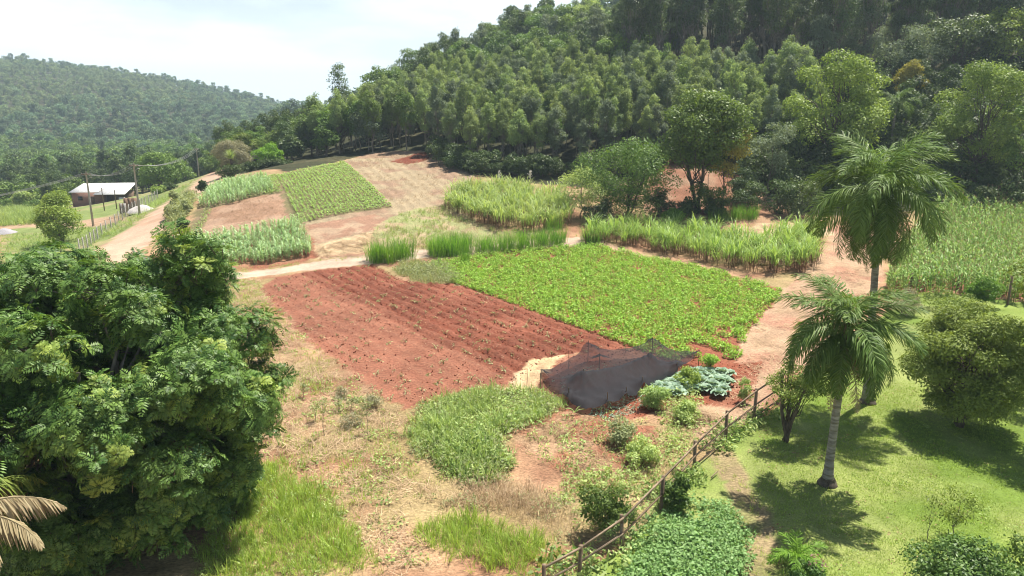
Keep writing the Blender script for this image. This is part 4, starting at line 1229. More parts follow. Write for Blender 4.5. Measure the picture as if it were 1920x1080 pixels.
# ------------------------------------------------------------------ single trees behind the fields
rn = np.random.default_rng(91)
def own_tree(name, p, h, R_, zb, lm, label, cat='tree', wm='bark', lobes=22, n=5000, L=.32, W=.19, sink=.1, **kw):
    wood, crown = tree(rn, h, R_, zb, lobes, n, L, W, **kw)
    e = empty(name, (p[0], p[1], p[2] - sink), 0, label, cat)
    wood.build('trunk', MAT[wm], e, smooth=True)
    crown.build('crown', MAT[lm], e)
    return e
def fit(u, vbase, vtop, wpx, Y=None):
    """Foot, height and crown radius of a tree seen from column u, rows vbase to vtop, wpx wide."""
    p = G(u, vbase) if Y is None else at(u, Y)
    return p, max(.4, z_at(vtop, p[1]) - p[2]), metres(wpx, p) / 2
p, h, r = fit(1174, 414, 246, 205)
own_tree('round_tree', p, h, r, .1, 'broad_leaf', 'wide grey-green bushy tree between the pale thicket and the red bank', lobes=40, n=19000, L=.28, W=.13, lobe=.30, trunks=3, tr=.16, tone=(0, .75), shell=.3, egg=0)
p, h, r = fit(1088, 410, 305, 110)
own_tree('bushy_tree', p, h, r, .4, 'weed_leaf', 'low loose bush at the right end of the pale thicket', 'bush', lobes=16, n=3000, L=.30, W=.12, tr=.08)
p, h, r = fit(1308, 398, 158, 165)
own_tree('forked_tree', p, h, r * 1.08, h * .30, 'broad_leaf', 'dark crowned tree with a forked bare trunk in front of the red bank', lobes=48, n=20000, L=.32, W=.20, lobe=.29, trunks=2, tr=.24, shell=.5)
p, h, r = fit(1362, 398, 205, 95)
own_tree('yellow_tree', p + [0, 1.5, 0], h, r, h * .30, 'yellow_leaf', 'tree with yellow and orange new leaves right of the forked tree', lobes=18, n=4500, L=.30, W=.17, lobe=.34, tr=.12)
p, h, r = fit(1330, 402, 300, 75)
own_tree('shaded_bush', p, h * .8, r, .2, 'broad_leaf', 'dark bush around the foot of the forked tree', 'bush', lobes=14, n=2600, L=.28, W=.15, tr=.06)
p, h, r = fit(1440, 390, 205, 90, 96)
own_tree('silver_tree', p, h, r, h * .2, 'wattle_leaf', 'small silvery tree between the yellow tree and the big bright tree', lobes=16, n=3600, L=.30, W=.12, lobe=.34, tr=.1)
p, h, r = fit(1555, 390, 72, 205, 102)
own_tree('bright_tree', p, h, r, h * .06, 'bright_leaf', 'largest bright green tree standing above the upper palm', lobes=46, n=22000, L=.34, W=.20, lobe=.25, tr=.35, shell=.5)
p, h, r = fit(1640, 380, 190, 80, 106)
own_tree('slender_tree', p, h, r, h * .3, 'dark_leaf', 'dark tree squeezed between the bright tree and the light crown on the right', lobes=14, n=3500, tr=.14)
p, h, r = fit(1825, 380, 98, 190, 96)
own_tree('domed_tree', p, h, r, h * .06, 'bright_leaf', 'domed light green tree at the right above the maize', lobes=46, n=20000, L=.30, W=.15, lobe=.25, tr=.3, shell=.5, tone=(.0, .7))
p, h, r = fit(1915, 380, 150, 90, 90)
own_tree('edge_tree', p, h, r, h * .06, 'broad_leaf', 'green tree cut by the right edge beside the domed tree', lobes=16, n=4000, tr=.16)
p, h, r = fit(1700, 380, 40, 120, 128)
own_tree('wattle_tree', p, h, r, h * .3, 'wattle_leaf', 'tall pale silvery tree above and right of the bright tree', lobes=26, n=6000, L=.4, W=.14, egg=.5, tr=.18)
for (u, vt, w, Y_, txt) in ((1610, 5, 120, 134, 'tall pale feathery tree behind the bright tree'), (1530, 12, 70, 130, 'slim silvery conical tree left of the bright tree'), (1665, 20, 90, 138, 'pale feathery tree reaching the top edge over the bright tree'), (1700, 100, 60, 118, 'small yellowish tree right of the bright tree')):
    p, h, r = fit(u, 380, vt, w, Y_)
    own_tree('wattle_tree', p, h, r, h * .25, 'yellow_leaf' if 'yellowish' in txt else 'wattle_leaf', txt, lobes=24, n=5000, L=.42, W=.14, egg=.55, tr=.16, droop=.5)
for (u, vt, w, Y_, lm, txt) in ((1780, 0, 150, 128, 'gum_leaf', 'tall olive tree at the upper right with a pale trunk'), (1870, -10, 130, 126, 'olive_leaf', 'tall olive tree in the upper right corner'), (1290, 4, 70, 152, 'wattle_leaf', 'light topped tall tree among the dark gums'),
                               (1060, 4, 110, 215, 'broad_leaf', 'large crest tree where the skyline reaches the top edge'), (1010, 22, 80, 205, 'broad_leaf', 'grey-green crest tree left of the top edge skyline'), (1100, -10, 90, 200, 'weed_leaf', 'light green crest tree at the top edge')):
    p, h, r = fit(u, 300, vt, w, Y_)
    own_tree('tall_tree', p, h, r, h * .3, lm, txt, lobes=26, n=5500, L=.5, W=.24, egg=.2, tr=.25, lobe=.3)
# the skyline and the forest edge at the left
for (u, vt, w, Y_, lm, txt) in ((795, 82, 75, 172, 'dark_leaf', 'dark flat-topped tree sticking out of the skyline'), (692, 138, 70, 158, 'broad_leaf', 'round tree on the skyline right of the lone pine'), (742, 124, 60, 165, 'broad_leaf', 'tree on the skyline between the round tree and the dark one'),
                               (640, 200, 95, 138, 'broad_leaf', 'bright topped tree under the lone pine at the forest edge'), (585, 215, 60, 140, 'dark_leaf', 'dark tree at the left end of the forest edge'), (700, 190, 90, 136, 'wattle_leaf', 'brownish feathery tree at the forest edge'),
                               (548, 252, 60, 136, 'dark_leaf', 'dark tree beside the rounded tree near the cottage'), (612, 230, 60, 134, 'broad_leaf', 'leafy tree in front of the forest edge'), (925, 52, 60, 200, 'broad_leaf', 'tree on the skyline between two dips'), (870, 70, 70, 190, 'broad_leaf', 'broad tree on the skyline left of centre')):
    p, h, r = fit(u, 300, vt, w, Y_)
    own_tree('tree', p, h, r, h * .15, lm, txt, lobes=22, n=4500, L=.45, W=.24, tr=.2, lobe=.32)
for k, (u, v, t, w, lab) in enumerate(((1405, 398, 330, 80, 'dark bush between the yellow tree and the clearing'), (1455, 402, 335, 85, 'dark bush behind the bare clearing'), (1500, 405, 330, 90, 'dark bush left of the upper palm crown'), (1390, 380, 310, 60, 'dark bush under the silver tree'),
                                             (1235, 408, 350, 60, 'dark bush at the left foot of the red bank'), (1120, 425, 365, 60, 'shaded bush in front of the wide bushy tree'), (1290, 408, 362, 46, 'low dark bush left of the forked trunk'), (1345, 408, 352, 52, 'low dark bush right of the forked trunk'), (1262, 420, 385, 40, 'yellowish bush in front of the red bank'))):
    p, h, r = fit(u, v, t, w)
    own_tree('bush', p, h, r, .05, 'vivid_leaf' if k == 8 else 'dark_leaf', lab, 'bush', lobes=14, n=2600, L=.26, W=.14, tr=.06)
# lone pine with open tiers
def tiered(h, R_, n_t, rng, n, L, W, zb):
    wood, crown = MB(), MB()
    tube(wood, [(0, 0, -.2), (.1, 0, h * .5), (0, .05, h)], [.24, .15, .03], 7)
    cs = []
    for k in range(n_t):
        f = k / (n_t - 1)
        z = zb + (h - zb) * f
        rr = R_ * (1 - f) ** .8 * rng.uniform(.6, 1.1) + .3
        for a in rng.uniform(0, 6.28, 4):
            e = np.array([rr * math.cos(a), rr * math.sin(a), z + rr * .12])
            limb(wood, (0, 0, z - .3), e, .05, .015, rng, 4)
            cs += [e, e * [.6, .6, 1]]
    cs = np.array(cs) + rng.normal(0, .35, (len(cs), 3))
    crown_leaves(crown, cs, rng.uniform(.5, 1.15, len(cs)), n, L, W, rng, .75, .3, .8, .1)
    return wood, crown
p, h, r = fit(640, 300, 128, 62, 152)
w_, c_ = tiered(h, r, 9, rn, 3600, .40, .14, h * .30)
e = empty('pine_tree', p, 0, 'lone tall open-branched pine rising above the skyline', 'tree')
w_.build('trunk', MAT['bark'], e, smooth=True); c_.build('crown', MAT['gum_leaf'], e)
# distant gum trees on the saddle
for k, u in enumerate((532, 545, 556, 566, 577, 588, 598)):
    p = at(u, 430); h = z_at([184, 179, 181, 178, 186, 182, 194][k], 430) - p[2]
    wood, crown = tree(rn, h, 5.2, h * .35, 16, 900, 1.1, .6, tr=.3, egg=.2, lobe=.3)
    e = empty('gum_tree', p, 0, 'tall bluish gum tree in the far row on the saddle', 'tree', 'far gum trees on the saddle')
    wood.build('trunk', MAT['pale_bark'], e); crown.build('crown', MAT['far_leaf'], e)
# around the cottage and the road
p, h, r = fit(430, 330, 258, 78)
own_tree('willow', p + [0, 2, 0], h, r, .6, 'grey_twig', 'thin greyish-tan tree with few leaves by the road crest', lobes=36, n=12000, L=.36, W=.08, lobe=.3, trunks=3, tr=.1)
p, h, r = fit(466, 318, 240, 50, 142)
own_tree('olive_tree', p, h, r, h * .3, 'olive_leaf', 'olive-brown tree behind the thin greyish tree', lobes=16, n=3500, L=.4, W=.18)
p, h, r = fit(506, 318, 268, 56, 130)
own_tree('yellow_bush', p, h, r, .3, 'vivid_leaf', 'vivid yellow-green bush in front of the cottage', 'bush', lobes=16, n=3600, L=.32, W=.18, tone=(.5, 1))
p, h, r = fit(522, 315, 243, 68, 142)
own_tree('dome_tree', p, h, r, h * .25, 'broad_leaf', 'rounded tree right of the cottage roof', lobes=18, n=3600, L=.36, W=.2, tone=(.3, 1))
for k, (u, vt, txt) in enumerate(((468, 303, 'left'), (485, 299, 'middle'), (503, 298, 'middle'), (520, 299, 'middle'), (534, 304, 'right'))):
    p, h, r = fit(u, 326, vt, 34, 127)
    own_tree('hedge_bush', p, h, r, .05, 'dark_leaf', ['leftmost bush of the hedge at the top of the field, by the bare patch', 'second bush of the hedge at the top of the field', 'middle bush of the hedge at the top of the field', 'fourth bush of the hedge at the top of the field', 'rightmost bush of the hedge at the top of the field'][k], 'bush', lobes=12, n=1600, L=.28, W=.14, tr=.05)
p, h, r = fit(428, 336, 303, 50)
own_tree('dark_bush', p, h, r, .1, 'dark_leaf', 'dark bush under the thin greyish tree at the road crest', 'bush', lobes=12, n=2200, L=.26, W=.13, tr=.06)
# spiky yucca by the road
p = G(436, 333); h = z_at(282, p[1]) - p[2]
e = empty('yucca_tree', p, 0, 'spiky-headed yucca on a dark trunk in front of the thin greyish tree', 'yucca')
mb = MB(); tube(mb, [(0, 0, 0), (.1, 0, h * .5), (0, 0, h * .7)], [.3, .22, .2], 7); mb.build('trunk', MAT['bark'], e)
mb = MB(); blades(mb, np.repeat([[0, 0, h * .68]], 110, 0), rn.uniform(0, 6.28, 110), h * .42, .12, np.abs(rn.normal(.5, .5, 110)), .8, rn.uniform(.1, 1, 110), 3); mb.build('leaves', MAT['weed_leaf'], e)
# roadside
p, h, r = fit(303, 350, 282, 88)
p = at(303, 170); h = z_at(282, 170) - p[2]; r = metres(88, p) / 2
own_tree('broad_tree', p, h, r, h * .12, 'broad_leaf', 'broad dark tree left of the dirt road near the crest', lobes=30, n=8000, L=.45, W=.26, lobe=.3, trunks=2, tr=.2)
p, h, r = fit(118, 455, 355, 110)
own_tree('light_bush', p, h, r, .2, 'bright_leaf', 'large bushy light green tree with a pointed top left of the first power pole', lobes=40, n=11000, L=.34, W=.12, lobe=.27, egg=.75, trunks=3, tr=.1, tone=(.1, 1))
p, h, r = fit(60, 470, 420, 70)
for (u, vb, vt, w, lm, lab) in ((383, 360, 337, 26, 'dark_leaf', 'small dark bush on the field side of the dirt road'), (342, 432, 398, 26, 'dark_leaf', 'small dark bush at the lower end of the grey roadside weeds'),
                               (62, 395, 372, 34, 'broad_leaf', 'round bush in the valley field at the far left'), (12, 395, 372, 28, 'broad_leaf', 'dark bush at the left edge of the valley field'),
                               (300, 362, 348, 36, 'bright_leaf', 'pale green bush on the left verge of the dirt road'), (318, 356, 340, 28, 'dark_leaf', 'dark bush on the left verge of the dirt road'), (238, 345, 316, 34, 'bright_leaf', 'light green tree behind the white-roofed shed'),
                               (330, 392, 352, 20, 'grey_weed', 'grey weed bush beside the dirt road, upper'), (322, 408, 380, 24, 'grey_weed', 'grey weed bush beside the dirt road, middle'), (350, 398, 370, 26, 'grey_weed', 'grey weed bush beside the dirt road, nearest the green strip')):
    p, h, r = fit(u, vb, vt, w)
    own_tree('bush', p, h, r, .05, lm, lab, 'bush', lobes=12, n=1800, L=.28, W=.14, tr=.05)
for k, (u, Y_, vt, w, lm, lab) in enumerate(((118, 205, 330, 60, 'wattle_leaf', 'pale flat-topped tree left of the white-roofed shed'), (70, 215, 325, 70, 'broad_leaf', 'dark round tree in the valley at the left'), (20, 200, 335, 60, 'broad_leaf', 'round valley tree at the left edge'), (160, 235, 312, 70, 'broad_leaf', 'round tree behind the shed, to its left'),
                               (280, 230, 320, 60, 'dark_leaf', 'dark tree behind the shed, to its right'), (205, 240, 318, 60, 'broad_leaf', 'round tree right behind the shed'), (45, 175, 358, 40, 'weed_leaf', 'small slender tree at the edge of the valley field'))):
    p, h, r = fit(u, 0, vt, w, Y_)
    own_tree('valley_tree', p, h, r, h * .25, lm, lab, lobes=18, n=2600, L=.55, W=.32, tr=.16)
cover('grey_weeds', [(318, 420), (330, 385), (352, 366), (366, 372), (350, 400), (338, 425)], .34, W_BIG + T_GREEN[:2], 'grey_weed', 2.0, 4.0)

# ------------------------------------------------------------------ palms
def palm(p, h, name, label, n_fr, L, rng, crown_tilt=0, tr=.17, dead=2, fruits=2, droop=(1.3, 2.3), mat='palm_leaf', starts=(-.25, 1.3), lean=(0, 0)):
    e = empty(name, p, 0, label, 'palm')
    mb = MB()
    n = 14
    t = np.linspace(0, 1, n)
    P = np.column_stack([.10 * np.sin(t * 3) * t + lean[0] * t, .05 * np.sin(t * 4) + lean[1] * t, t * h])
    rad = tr * (1 + .75 * np.exp(-t * 16) - .22 * t)
    tube(mb, P, rad, 12)
    # ring scars
    for k in range(int(h / .32)):
        f = (k + .5) * .32 / h
        q = np.array([np.interp(f, t, P[:, 0]), np.interp(f, t, P[:, 1]), f * h])
        rr = np.interp(f, t, rad)
        tube(mb, [q - [0, 0, .018], q + [0, 0, .018]], [rr + .012, rr + .008], 12)
    mb.build('trunk', MAT['palm_bark'], e, smooth=False)
    mb = MB()
    tube(mb, [(0, 0, -.1), (0, 0, .06), (.01, 0, .16), (.01, 0, .30)], [tr * 2.5, tr * 2.3, tr * 2.0, tr * 1.5], 12)
    mb.build('root_base', MAT['bark'], e, smooth=True)
    mb = MB()
    tube(mb, [(P[-1][0], P[-1][1], h - .3), (P[-1][0], P[-1][1], h + .15), (P[-1][0], P[-1][1], h + .7)], [tr * .95, tr * 1.05, tr * .35], 10)
    mb.build('crownshaft', MAT['weathered_wood'], e)
    top = P[-1] + np.array([0, 0, .25])
    fm = [[palm_frond(rng, L, 84, .74 * L / 3, .042, d + rng.normal(0, .1), .0, plume=.55, hang=1.05).mesh('frond', [MAT[mat]]) for _ in range(2)] for d in (1.8, 2.05, 1.75)]
    ga = 2.399
    for k in range(n_fr):
        f = k / (n_fr - 1)
        el = starts[1] + (starts[0] - starts[1]) * f ** .9 + rng.normal(0, .10)
        o = link('frond', fm[min(2, int(f * 3))][k % 2], e, tuple(top - [0, 0, .35 * f]))
        o.rotation_euler = (rng.normal(0, .3), -el, k * ga + rng.normal(0, .25))
        s = .80 + .30 * math.sin(min(1, f + .25) * math.pi * .8) + rng.normal(0, .05)
        o.scale = (s, s, s)
    for k in range(dead):
        dm_ = palm_frond(rng, L * .8, 50, .5, .03, .5, 0).mesh('dead_frond', [MAT['palm_dry']])
        o = link('dead_frond', dm_, e, tuple(top - [0, 0, .6]))
        o.rotation_euler = (0, 1.05 + .15 * k, [-1.1, -2.6, 1.2][k]); o.scale = (1.15, 1.15, 1.15); o['label'] = 'dry brown frond hanging down beside the trunk'
    for k in range(fruits):
        mb = MB()
        a = [3.6, .1, 1.9][k]
        c = top + np.array([math.cos(a) * .42, math.sin(a) * .42, -1.25])
        tube(mb, [top - [0, 0, .35], top + np.array([math.cos(a) * .3, math.sin(a) * .3, -.35]), c + [0, 0, .3]], [.03, .03, .02], 5)
        m = 240
        q = c + rng.normal(0, 1, (m, 3)) * [.13, .13, .28]
        for d_ in range(2):
            leaves(mb, q, rand_dirs(m, rng), rand_dirs(m, rng), .10, .07, rng.uniform(0, .5, m), .3)
        mb.build('fruit_bunch', MAT['dead_blade'] if k else MAT['weathered_wood'], e)
    return e
rp = np.random.default_rng(5)
p1 = G(1551, 908)
palm(p1, z_at(612, p1[1] + .3) - .15, 'queen_palm', 'nearer palm with a ringed grey trunk rising from the open lawn', 34, 3.1, rp, starts=(-.6, 1.35))
p2 = G(1626, 755)
palm(p2, z_at(348, p2[1] + .2) - .2, 'queen_palm', 'farther and taller palm whose crown stands against the dark trees', 40, 4.05, rp, tr=.19, dead=2, fruits=1, starts=(-.95, 1.42), lean=(-.75, 0))
# swollen mossy foot of the nearer palm
# palm in the forest
p, h, r = fit(1665, 380, 175, 90, 104)
palm(p, h * .86, 'forest_palm', 'shaded palm among the dark trees right of the bright tree', 16, 3.4, rp, dead=0, fruits=0)
# low palm by the path, flowers at its foot
p = G(1492, 1062)
e = empty('young_palm', p, 0, 'young palm with arching fronds at the bottom edge by the path', 'palm')
mb = MB(); tube(mb, [(0, 0, -.05), (0, 0, .4)], [.10, .07], 8); mb.build('trunk', MAT['palm_bark'], e)
fm = [palm_frond(rp, 1.15, 34, .34, .03, d, 0).mesh('frond', [MAT['vivid_leaf']]) for d in (1.5, 1.9)]
for k in range(13):
    o = link('frond', fm[k % 2], e, (0, 0, .38)); o.rotation_euler = (0, -rp.uniform(.15, 1.15), k * 2.4)
# dry fronds of a palm at the lower left corner
pd = np.array([-14.5, 16.6, 0.0]); pd[2] = float(H(pd[0], pd[1]))
e = empty('drying_palm', pd, 0, 'palm with dry tan fronds in the lower left corner', 'palm')
hd = 4.6
mb = MB(); tube(mb, [(0, 0, 0), (0, 0, hd)], [.24, .19], 10); mb.build('trunk', MAT['palm_bark'], e)
dfm = [palm_frond(rp, 3.0, 70, .80, .05, d, .35, plume=.15, hang=1.7).mesh('dry_frond', [MAT['palm_dry']]) for d in (1.5, 1.8)]
gfm = palm_frond(rp, 3.0, 66, .75, .05, 1.7, .5, hang=1.5).mesh('frond', [MAT['olive_leaf']])
for k, az in enumerate((.35, -.05, -.5, .85, 1.5, 2.6, 3.8, -1.6)):
    o = link('dry_frond', dfm[k % 2], e, (0, 0, hd)); o.rotation_euler = (rp.normal(0, .1), -.25 + .06 * k, az)
for k, az in enumerate((-.7, 1.1, 2.1, 3.1, 4.3)):
    o = link('frond', gfm, e, (0, 0, hd + .1)); o.rotation_euler = (0, -.1, az)

# ------------------------------------------------------------------ trees and shrubs on the lawn
p, h, r = fit(1800, 798, 550, 262)
own_tree('round_tree', p, h, r, .15, 'olive_leaf', 'dense rounded olive-green tree on the lawn right of the palms', lobes=95, n=62000, L=.14, W=.07, lobe=.22, shell=.5, tr=.16, trunks=3, inner=.25, tone=(.2, .95), egg=0)
p, h, r = fit(1476, 828, 655, 92)
own_tree('crooked_tree', p, h * .97, r * 1.15, h * .38, 'olive_leaf', 'small thin-leaved tree with crooked dark trunks beside the fence', lobes=20, n=3600, L=.13, W=.05, lobe=.34, tr=.11, trunks=3, branch_from=.3, inner=.2)
p = G(1842, 572); h = z_at(526, p[1]) - p[2]
own_tree('green_bush', p, h * 1.25, metres(68, p) / 2, .1, 'vivid_leaf', 'vivid dark green round bush by the far fence posts', 'bush', lobes=20, n=5200, L=.16, W=.09, tr=.06, tone=(0, .5))
p = G(1780, 585)
own_tree('olive_bush', p, 1.6, 2.2, .05, 'olive_leaf', 'low yellow-green bush behind the rounded lawn tree', 'bush', lobes=16, n=3500, L=.15, W=.08, tr=.05)
p = G(1690, 590)
own_tree('grey_bush', p, 2.1, 1.3, .1, 'grey_twig', 'grey twiggy bush behind the palms', 'bush', lobes=16, n=3000, L=.2, W=.04, tr=.05)
p = G(1868, 766)
own_tree('leaning_tree', p, 3.3, 2.0, 1.6, 'broad_leaf', 'small leaning tree at the right edge of the lawn', lobes=18, n=5000, L=.13, W=.06, lean=(2.6, .3), tr=.07, tone=(.4, 1))
p = np.array([23.7, 30.6, 0.0])
own_tree('lawn_tree', p, 9.2, 2.1, 5.6, 'olive_leaf', 'tall lawn tree at the right edge that casts a shadow on the grass', lobes=22, n=7000, L=.16, W=.08, tr=.1)
p = at(1800, 19.6)
own_tree('glossy_shrub', p, 2.15, 1.95, .1, 'glossy_leaf', 'large glossy shrub at the bottom edge near the right corner', 'shrub', lobes=30, n=10500, L=.12, W=.065, lobe=.28, tr=.05, tone=(.2, 1))
p = at(1925, 20)
own_tree('corner_shrub', p, 2.1, 1.0, .1, 'broad_leaf', 'darker shrub in the bottom right corner', 'shrub', lobes=16, n=3500, L=.12, W=.065, tr=.05)
p = G(1788, 1008)
own_tree('sapling', p, 2.5, .85, .5, 'olive_leaf', 'thin pale-leaved sapling above the glossy shrub', 'sapling', lobes=14, n=900, L=.12, W=.045, tr=.022, inner=.1, wm='pale_bark')
p = G(1738, 1010)
own_tree('sapling', p, 2.0, .45, .6, 'olive_leaf', 'wispy sapling left of the pale-leaved one', 'sapling', lobes=9, n=150, L=.11, W=.05, tr=.016, inner=.1, wm='pale_bark')
p = G(1508, 1085)
e = own_tree('flower_bush', p, .85, .55, .05, 'glossy_leaf', 'dark bush with pink flowers at the bottom edge beside the young palm', 'bush', lobes=12, n=1500, L=.09, W=.05, tr=.03)
mb = MB(); n = 70; c = np.array([[.35, .2, .75], [.5, -.05, .62], [.1, -.2, .8], [.62, .25, .5]])[rn.integers(0, 4, n)] + rn.normal(0, .07, (n, 3))
leaves(mb, c, rand_dirs(n, rn), rand_dirs(n, rn), .07, .06, rn.uniform(0, 1, n)); mb.build('blossom', MAT['pink_petal'], e)
# bushes along the fence and in the garden corner
for (u, vb, vt, w, lm, n, lab) in ((1135, 1000, 895, 110, 'broad_leaf', 3600, 'leafy climber bush spilling over the fence near the bottom'), (1262, 955, 872, 70, 'broad_leaf', 2800, 'dark climber bush on the lawn side of the fence'), (1290, 725, 688, 60, 'bright_leaf', 1800, 'bright leafy bush at the corner of the shade net'),
                                  (1330, 700, 660, 40, 'bean_leaf', 1100, 'leafy bean bush at the right end of the shade net'), (1205, 870, 815, 75, 'weed_leaf', 2000, 'light green weed bush inside the fence'), (1230, 765, 715, 70, 'weed_leaf', 2200, 'greyish weed bush in front of the cabbages'),
                                  (1160, 830, 780, 70, 'grey_weed', 1800, 'pale weed bush in front of the shade net'), (1285, 790, 745, 60, 'weed_leaf', 1900, 'weed bush left of the straw heap'), (1395, 755, 700, 30, 'weed_leaf', 700, 'small bush against the fence rail'),
                                  (15, 900, 775, 90, 'bright_leaf', 3000, 'light leafy tree at the left edge in front of the big tree')):
    p, h, r = fit(u, vb, vt, w)
    own_tree('bush', p, h, r, .05, lm, lab, 'bush', lobes=16, n=n, L=.13, W=.07, tr=.03)
# saplings in the straw
for k, (u, vb, vt) in enumerate(((608, 818, 735), (635, 775, 738), (660, 770, 742), (690, 812, 742), (680, 775, 738), (592, 790, 750), (570, 745, 715))):
    p, h, r = fit(u, vb, vt, 26)
    own_tree('sapling', p, h, r, h * .45, 'grey_weed', ['tallest thin sapling in the straw beside the big tree', 'thin sapling behind the tallest one in the straw', 'short sapling in the middle of the straw', 'leaning leafy sapling nearest the weeds', 'small sapling near the corner of the ploughed field', 'bare little sapling close to the big tree', 'farthest little sapling in the straw'][k], 'sapling', lobes=7, n=130, L=.14, W=.045, tr=.016, inner=.1, wm='pale_bark')
for (u, vb, w) in ((655, 800, 50), (700, 765, 40), (640, 750, 40)):
    p, h, r = fit(u, vb, vb - 26, w)
    own_tree('dry_bush', p, h, r, .02, 'grey_twig', {655: 'dry grey bush under the leaning sapling', 700: 'dry grey bush at the edge of the ploughed field', 640: 'dry grey bush in the pale straw'}[u], 'bush', lobes=10, n=700, L=.18, W=.03, tr=.02)
# sweet young maize tufts in front of the net
for k, (u, v) in enumerate(((1078, 778), (1062, 765), (1018, 800), (1095, 835), (1080, 800))):
    p = G(u, v)
    mb = maize(rn, .8, 9, .6, .06, False, True)
    o = mb.build('maize_sprout', [MAT['young_leaf']], None, p); o.scale = (1.1, 1.1, 1.1) if k == 0 else (.8, .8, .8)
    prop(o, ['largest young maize tuft in front of the shade net', 'young maize tuft close to the net corner', 'young maize tuft on the weedy red soil, at its left', 'small maize tuft lowest on the red soil', 'small maize tuft below the largest one'][k], 'maize tuft')

# ------------------------------------------------------------------ the big tree at the left
rb = np.random.default_rng(3)
def rosette(rng, n=8, L=.52, pairs=8):
    """A twig end with feather leaves all round."""
    mb = MB()
    tube(mb, [(0, 0, -.35), (0, 0, 0)], [.014, .010], 4, .5, 1)
    for k in range(n):
        az = k * 2.4 + rng.normal(0, .3)
        el = rng.uniform(-.15, .9)
        d = np.array([math.cos(az) * math.cos(el), math.sin(az) * math.cos(el), math.sin(el)])
        m = 6
        P = np.zeros((m, 3)); q = d.copy()
        Lk = L * rng.uniform(.7, 1.2)
        for i in range(1, m):
            P[i] = P[i - 1] + q * Lk / (m - 1)
            q = unit(q + np.array([0, 0, -.22]))
        t = np.repeat(np.linspace(.18, 1, pairs), 2)
        f = np.clip(t, 0, .999) * (m - 1); i = f.astype(int); fr = (f - i)[:, None]
        B = P[i] * (1 - fr) + P[i + 1] * fr
        T = unit(P[i + 1] - P[i])
        side = np.tile([1.0, -1.0], pairs)[:, None]
        Z = np.array([0, 0, 1.0])
        S = unit(np.cross(T, Z)) * side
        N_ = unit(np.cross(S * side, T)) ; N_ *= np.sign(N_[:, 2:3] + 1e-9)
        D = unit(S + T * .55 + rng.normal(0, .10, (2 * pairs, 3)))
        leaves(mb, B, D, N_ + rng.normal(0, .22, N_.shape), (.165 * np.sin(t * 2.2 + .55) * rng.uniform(.9, 1.1, 2 * pairs)), .046, np.clip(rng.uniform(.0, 1.0) + rng.normal(0, .1, 2 * pairs), 0, 1), .1)
    return mb
ROS = [rosette(rb) for _ in range(6)] + [rosette(rb, 7, .38, 8)]
ROS[-1].m = [np.where(m_ == 0, 2, m_) for m_ in ROS[-1].m]          # fresh lime growth
bt = np.array([-14.5, 24.1, 0.0]); bt[2] = float(H(bt[0], bt[1]))
BH, BR = 10.0, 6.35
big = empty('feather_leaved_tree', bt, 0, 'huge dark tree with feather-shaped leaves filling the left foreground', 'tree')
wood = MB()
lob = []
for k in range(235):
    z_ = rb.uniform(.5, 9.4) if k < 195 else rb.uniform(.4, 3.0)
    Rz = BR * (math.sqrt(max(0.02, 1 - ((z_ - 4.4) / 5.6) ** 2)) if z_ > 4.4 else .66 + .34 * z_ / 4.4) - .6
    a = rb.uniform(0, 6.283); q_ = Rz * rb.uniform(.72, 1.0) if k % 3 else Rz * rb.uniform(.05, .70)
    lob.append((q_ * math.cos(a), q_ * math.sin(a), z_))
lob = np.array(lob)
lr = rb.uniform(.75, 1.35, len(lob))
mains = []
for k in range(6):
    a = k * 1.05 + rb.normal(0, .2)
    e_ = np.array([math.cos(a) * BR * .42, math.sin(a) * BR * .42, BH * rb.uniform(.45, .62)])
    t = np.linspace(0, 1, 7)[:, None]
    Pm = np.array([0, 0, 1.0]) * (1 - t) + e_ * t
    Pm[1:-1] += rb.normal(0, .22, (5, 3))
    tube(wood, Pm, np.linspace(.24, .10, 7), 8)
    mains.append(Pm)
tube(wood, [(0, 0, -.2), (.05, 0, .5), (0, .05, 1.2)], [.50, .40, .36], 10)
tw_p, tw_d = [], []
for c, r in zip(lob, lr):
    Pm = mains[int(np.argmin([np.linalg.norm(m_[-1] - c) for m_ in mains]))]
    k = int(np.argmin(np.linalg.norm(Pm - c, axis=1)))
    limb(wood, Pm[k], c, .085, .03, rb, 5, .10, 6)
    n = int(46 * r * r / 1.6)
    u = rand_dirs(n, rb)
    u[:, 2] = np.where((u[:, 2] < -.1) & (rb.uniform(size=n) < .6), -u[:, 2], u[:, 2])
    q = c + u * r * rb.uniform(.55, 1.05, (n, 1)) * np.array([1, 1, .75])
    tw_p.append(q); tw_d.append(unit(u * .9 + np.array([0, 0, .55]) + rb.normal(0, .3, (n, 3))))
    for j in range(0, n, 9):
        limb(wood, c, q[j], .028, .010, rb, 4, .08, 4)
# the bare-stemmed tuft sticking out at the top right
gx_ = np.array([3.4, 1.0, 0])
tuft_c = np.array([[3.3, .6, 10.3], [2.7, .9, 10.5], [3.9, .3, 10.0], [4.2, .8, 9.7], [3.2, 0, 9.5]])
limb(wood, (1.6, .3, 6.5), (3.2, .6, 9.1), .13, .07, rb, 6)
for c in tuft_c:
    limb(wood, (3.2, .6, 9.1), c, .05, .02, rb, 5)
    n = 11
    tw_p.append(c + rb.normal(0, .34, (n, 3))); tw_d.append(unit(rb.normal(0, .5, (n, 3)) + [0, 0, 1]))
wood.build('trunk', MAT['pale_bark'], big, smooth=True)
tw_p, tw_d = np.concatenate(tw_p), np.concatenate(tw_d)
def dir_euler(d):
    return [Vector(x).to_track_quat('Z', 'Y').to_euler() for x in d]
wp = tw_p + bt
vec = np.array([0, 0, CAM_H]) - wp
dist = np.linalg.norm(vec, axis=1)
facing = ((tw_p - np.array([0, 0, 5.0])) * (vec / dist[:, None])).sum(1)
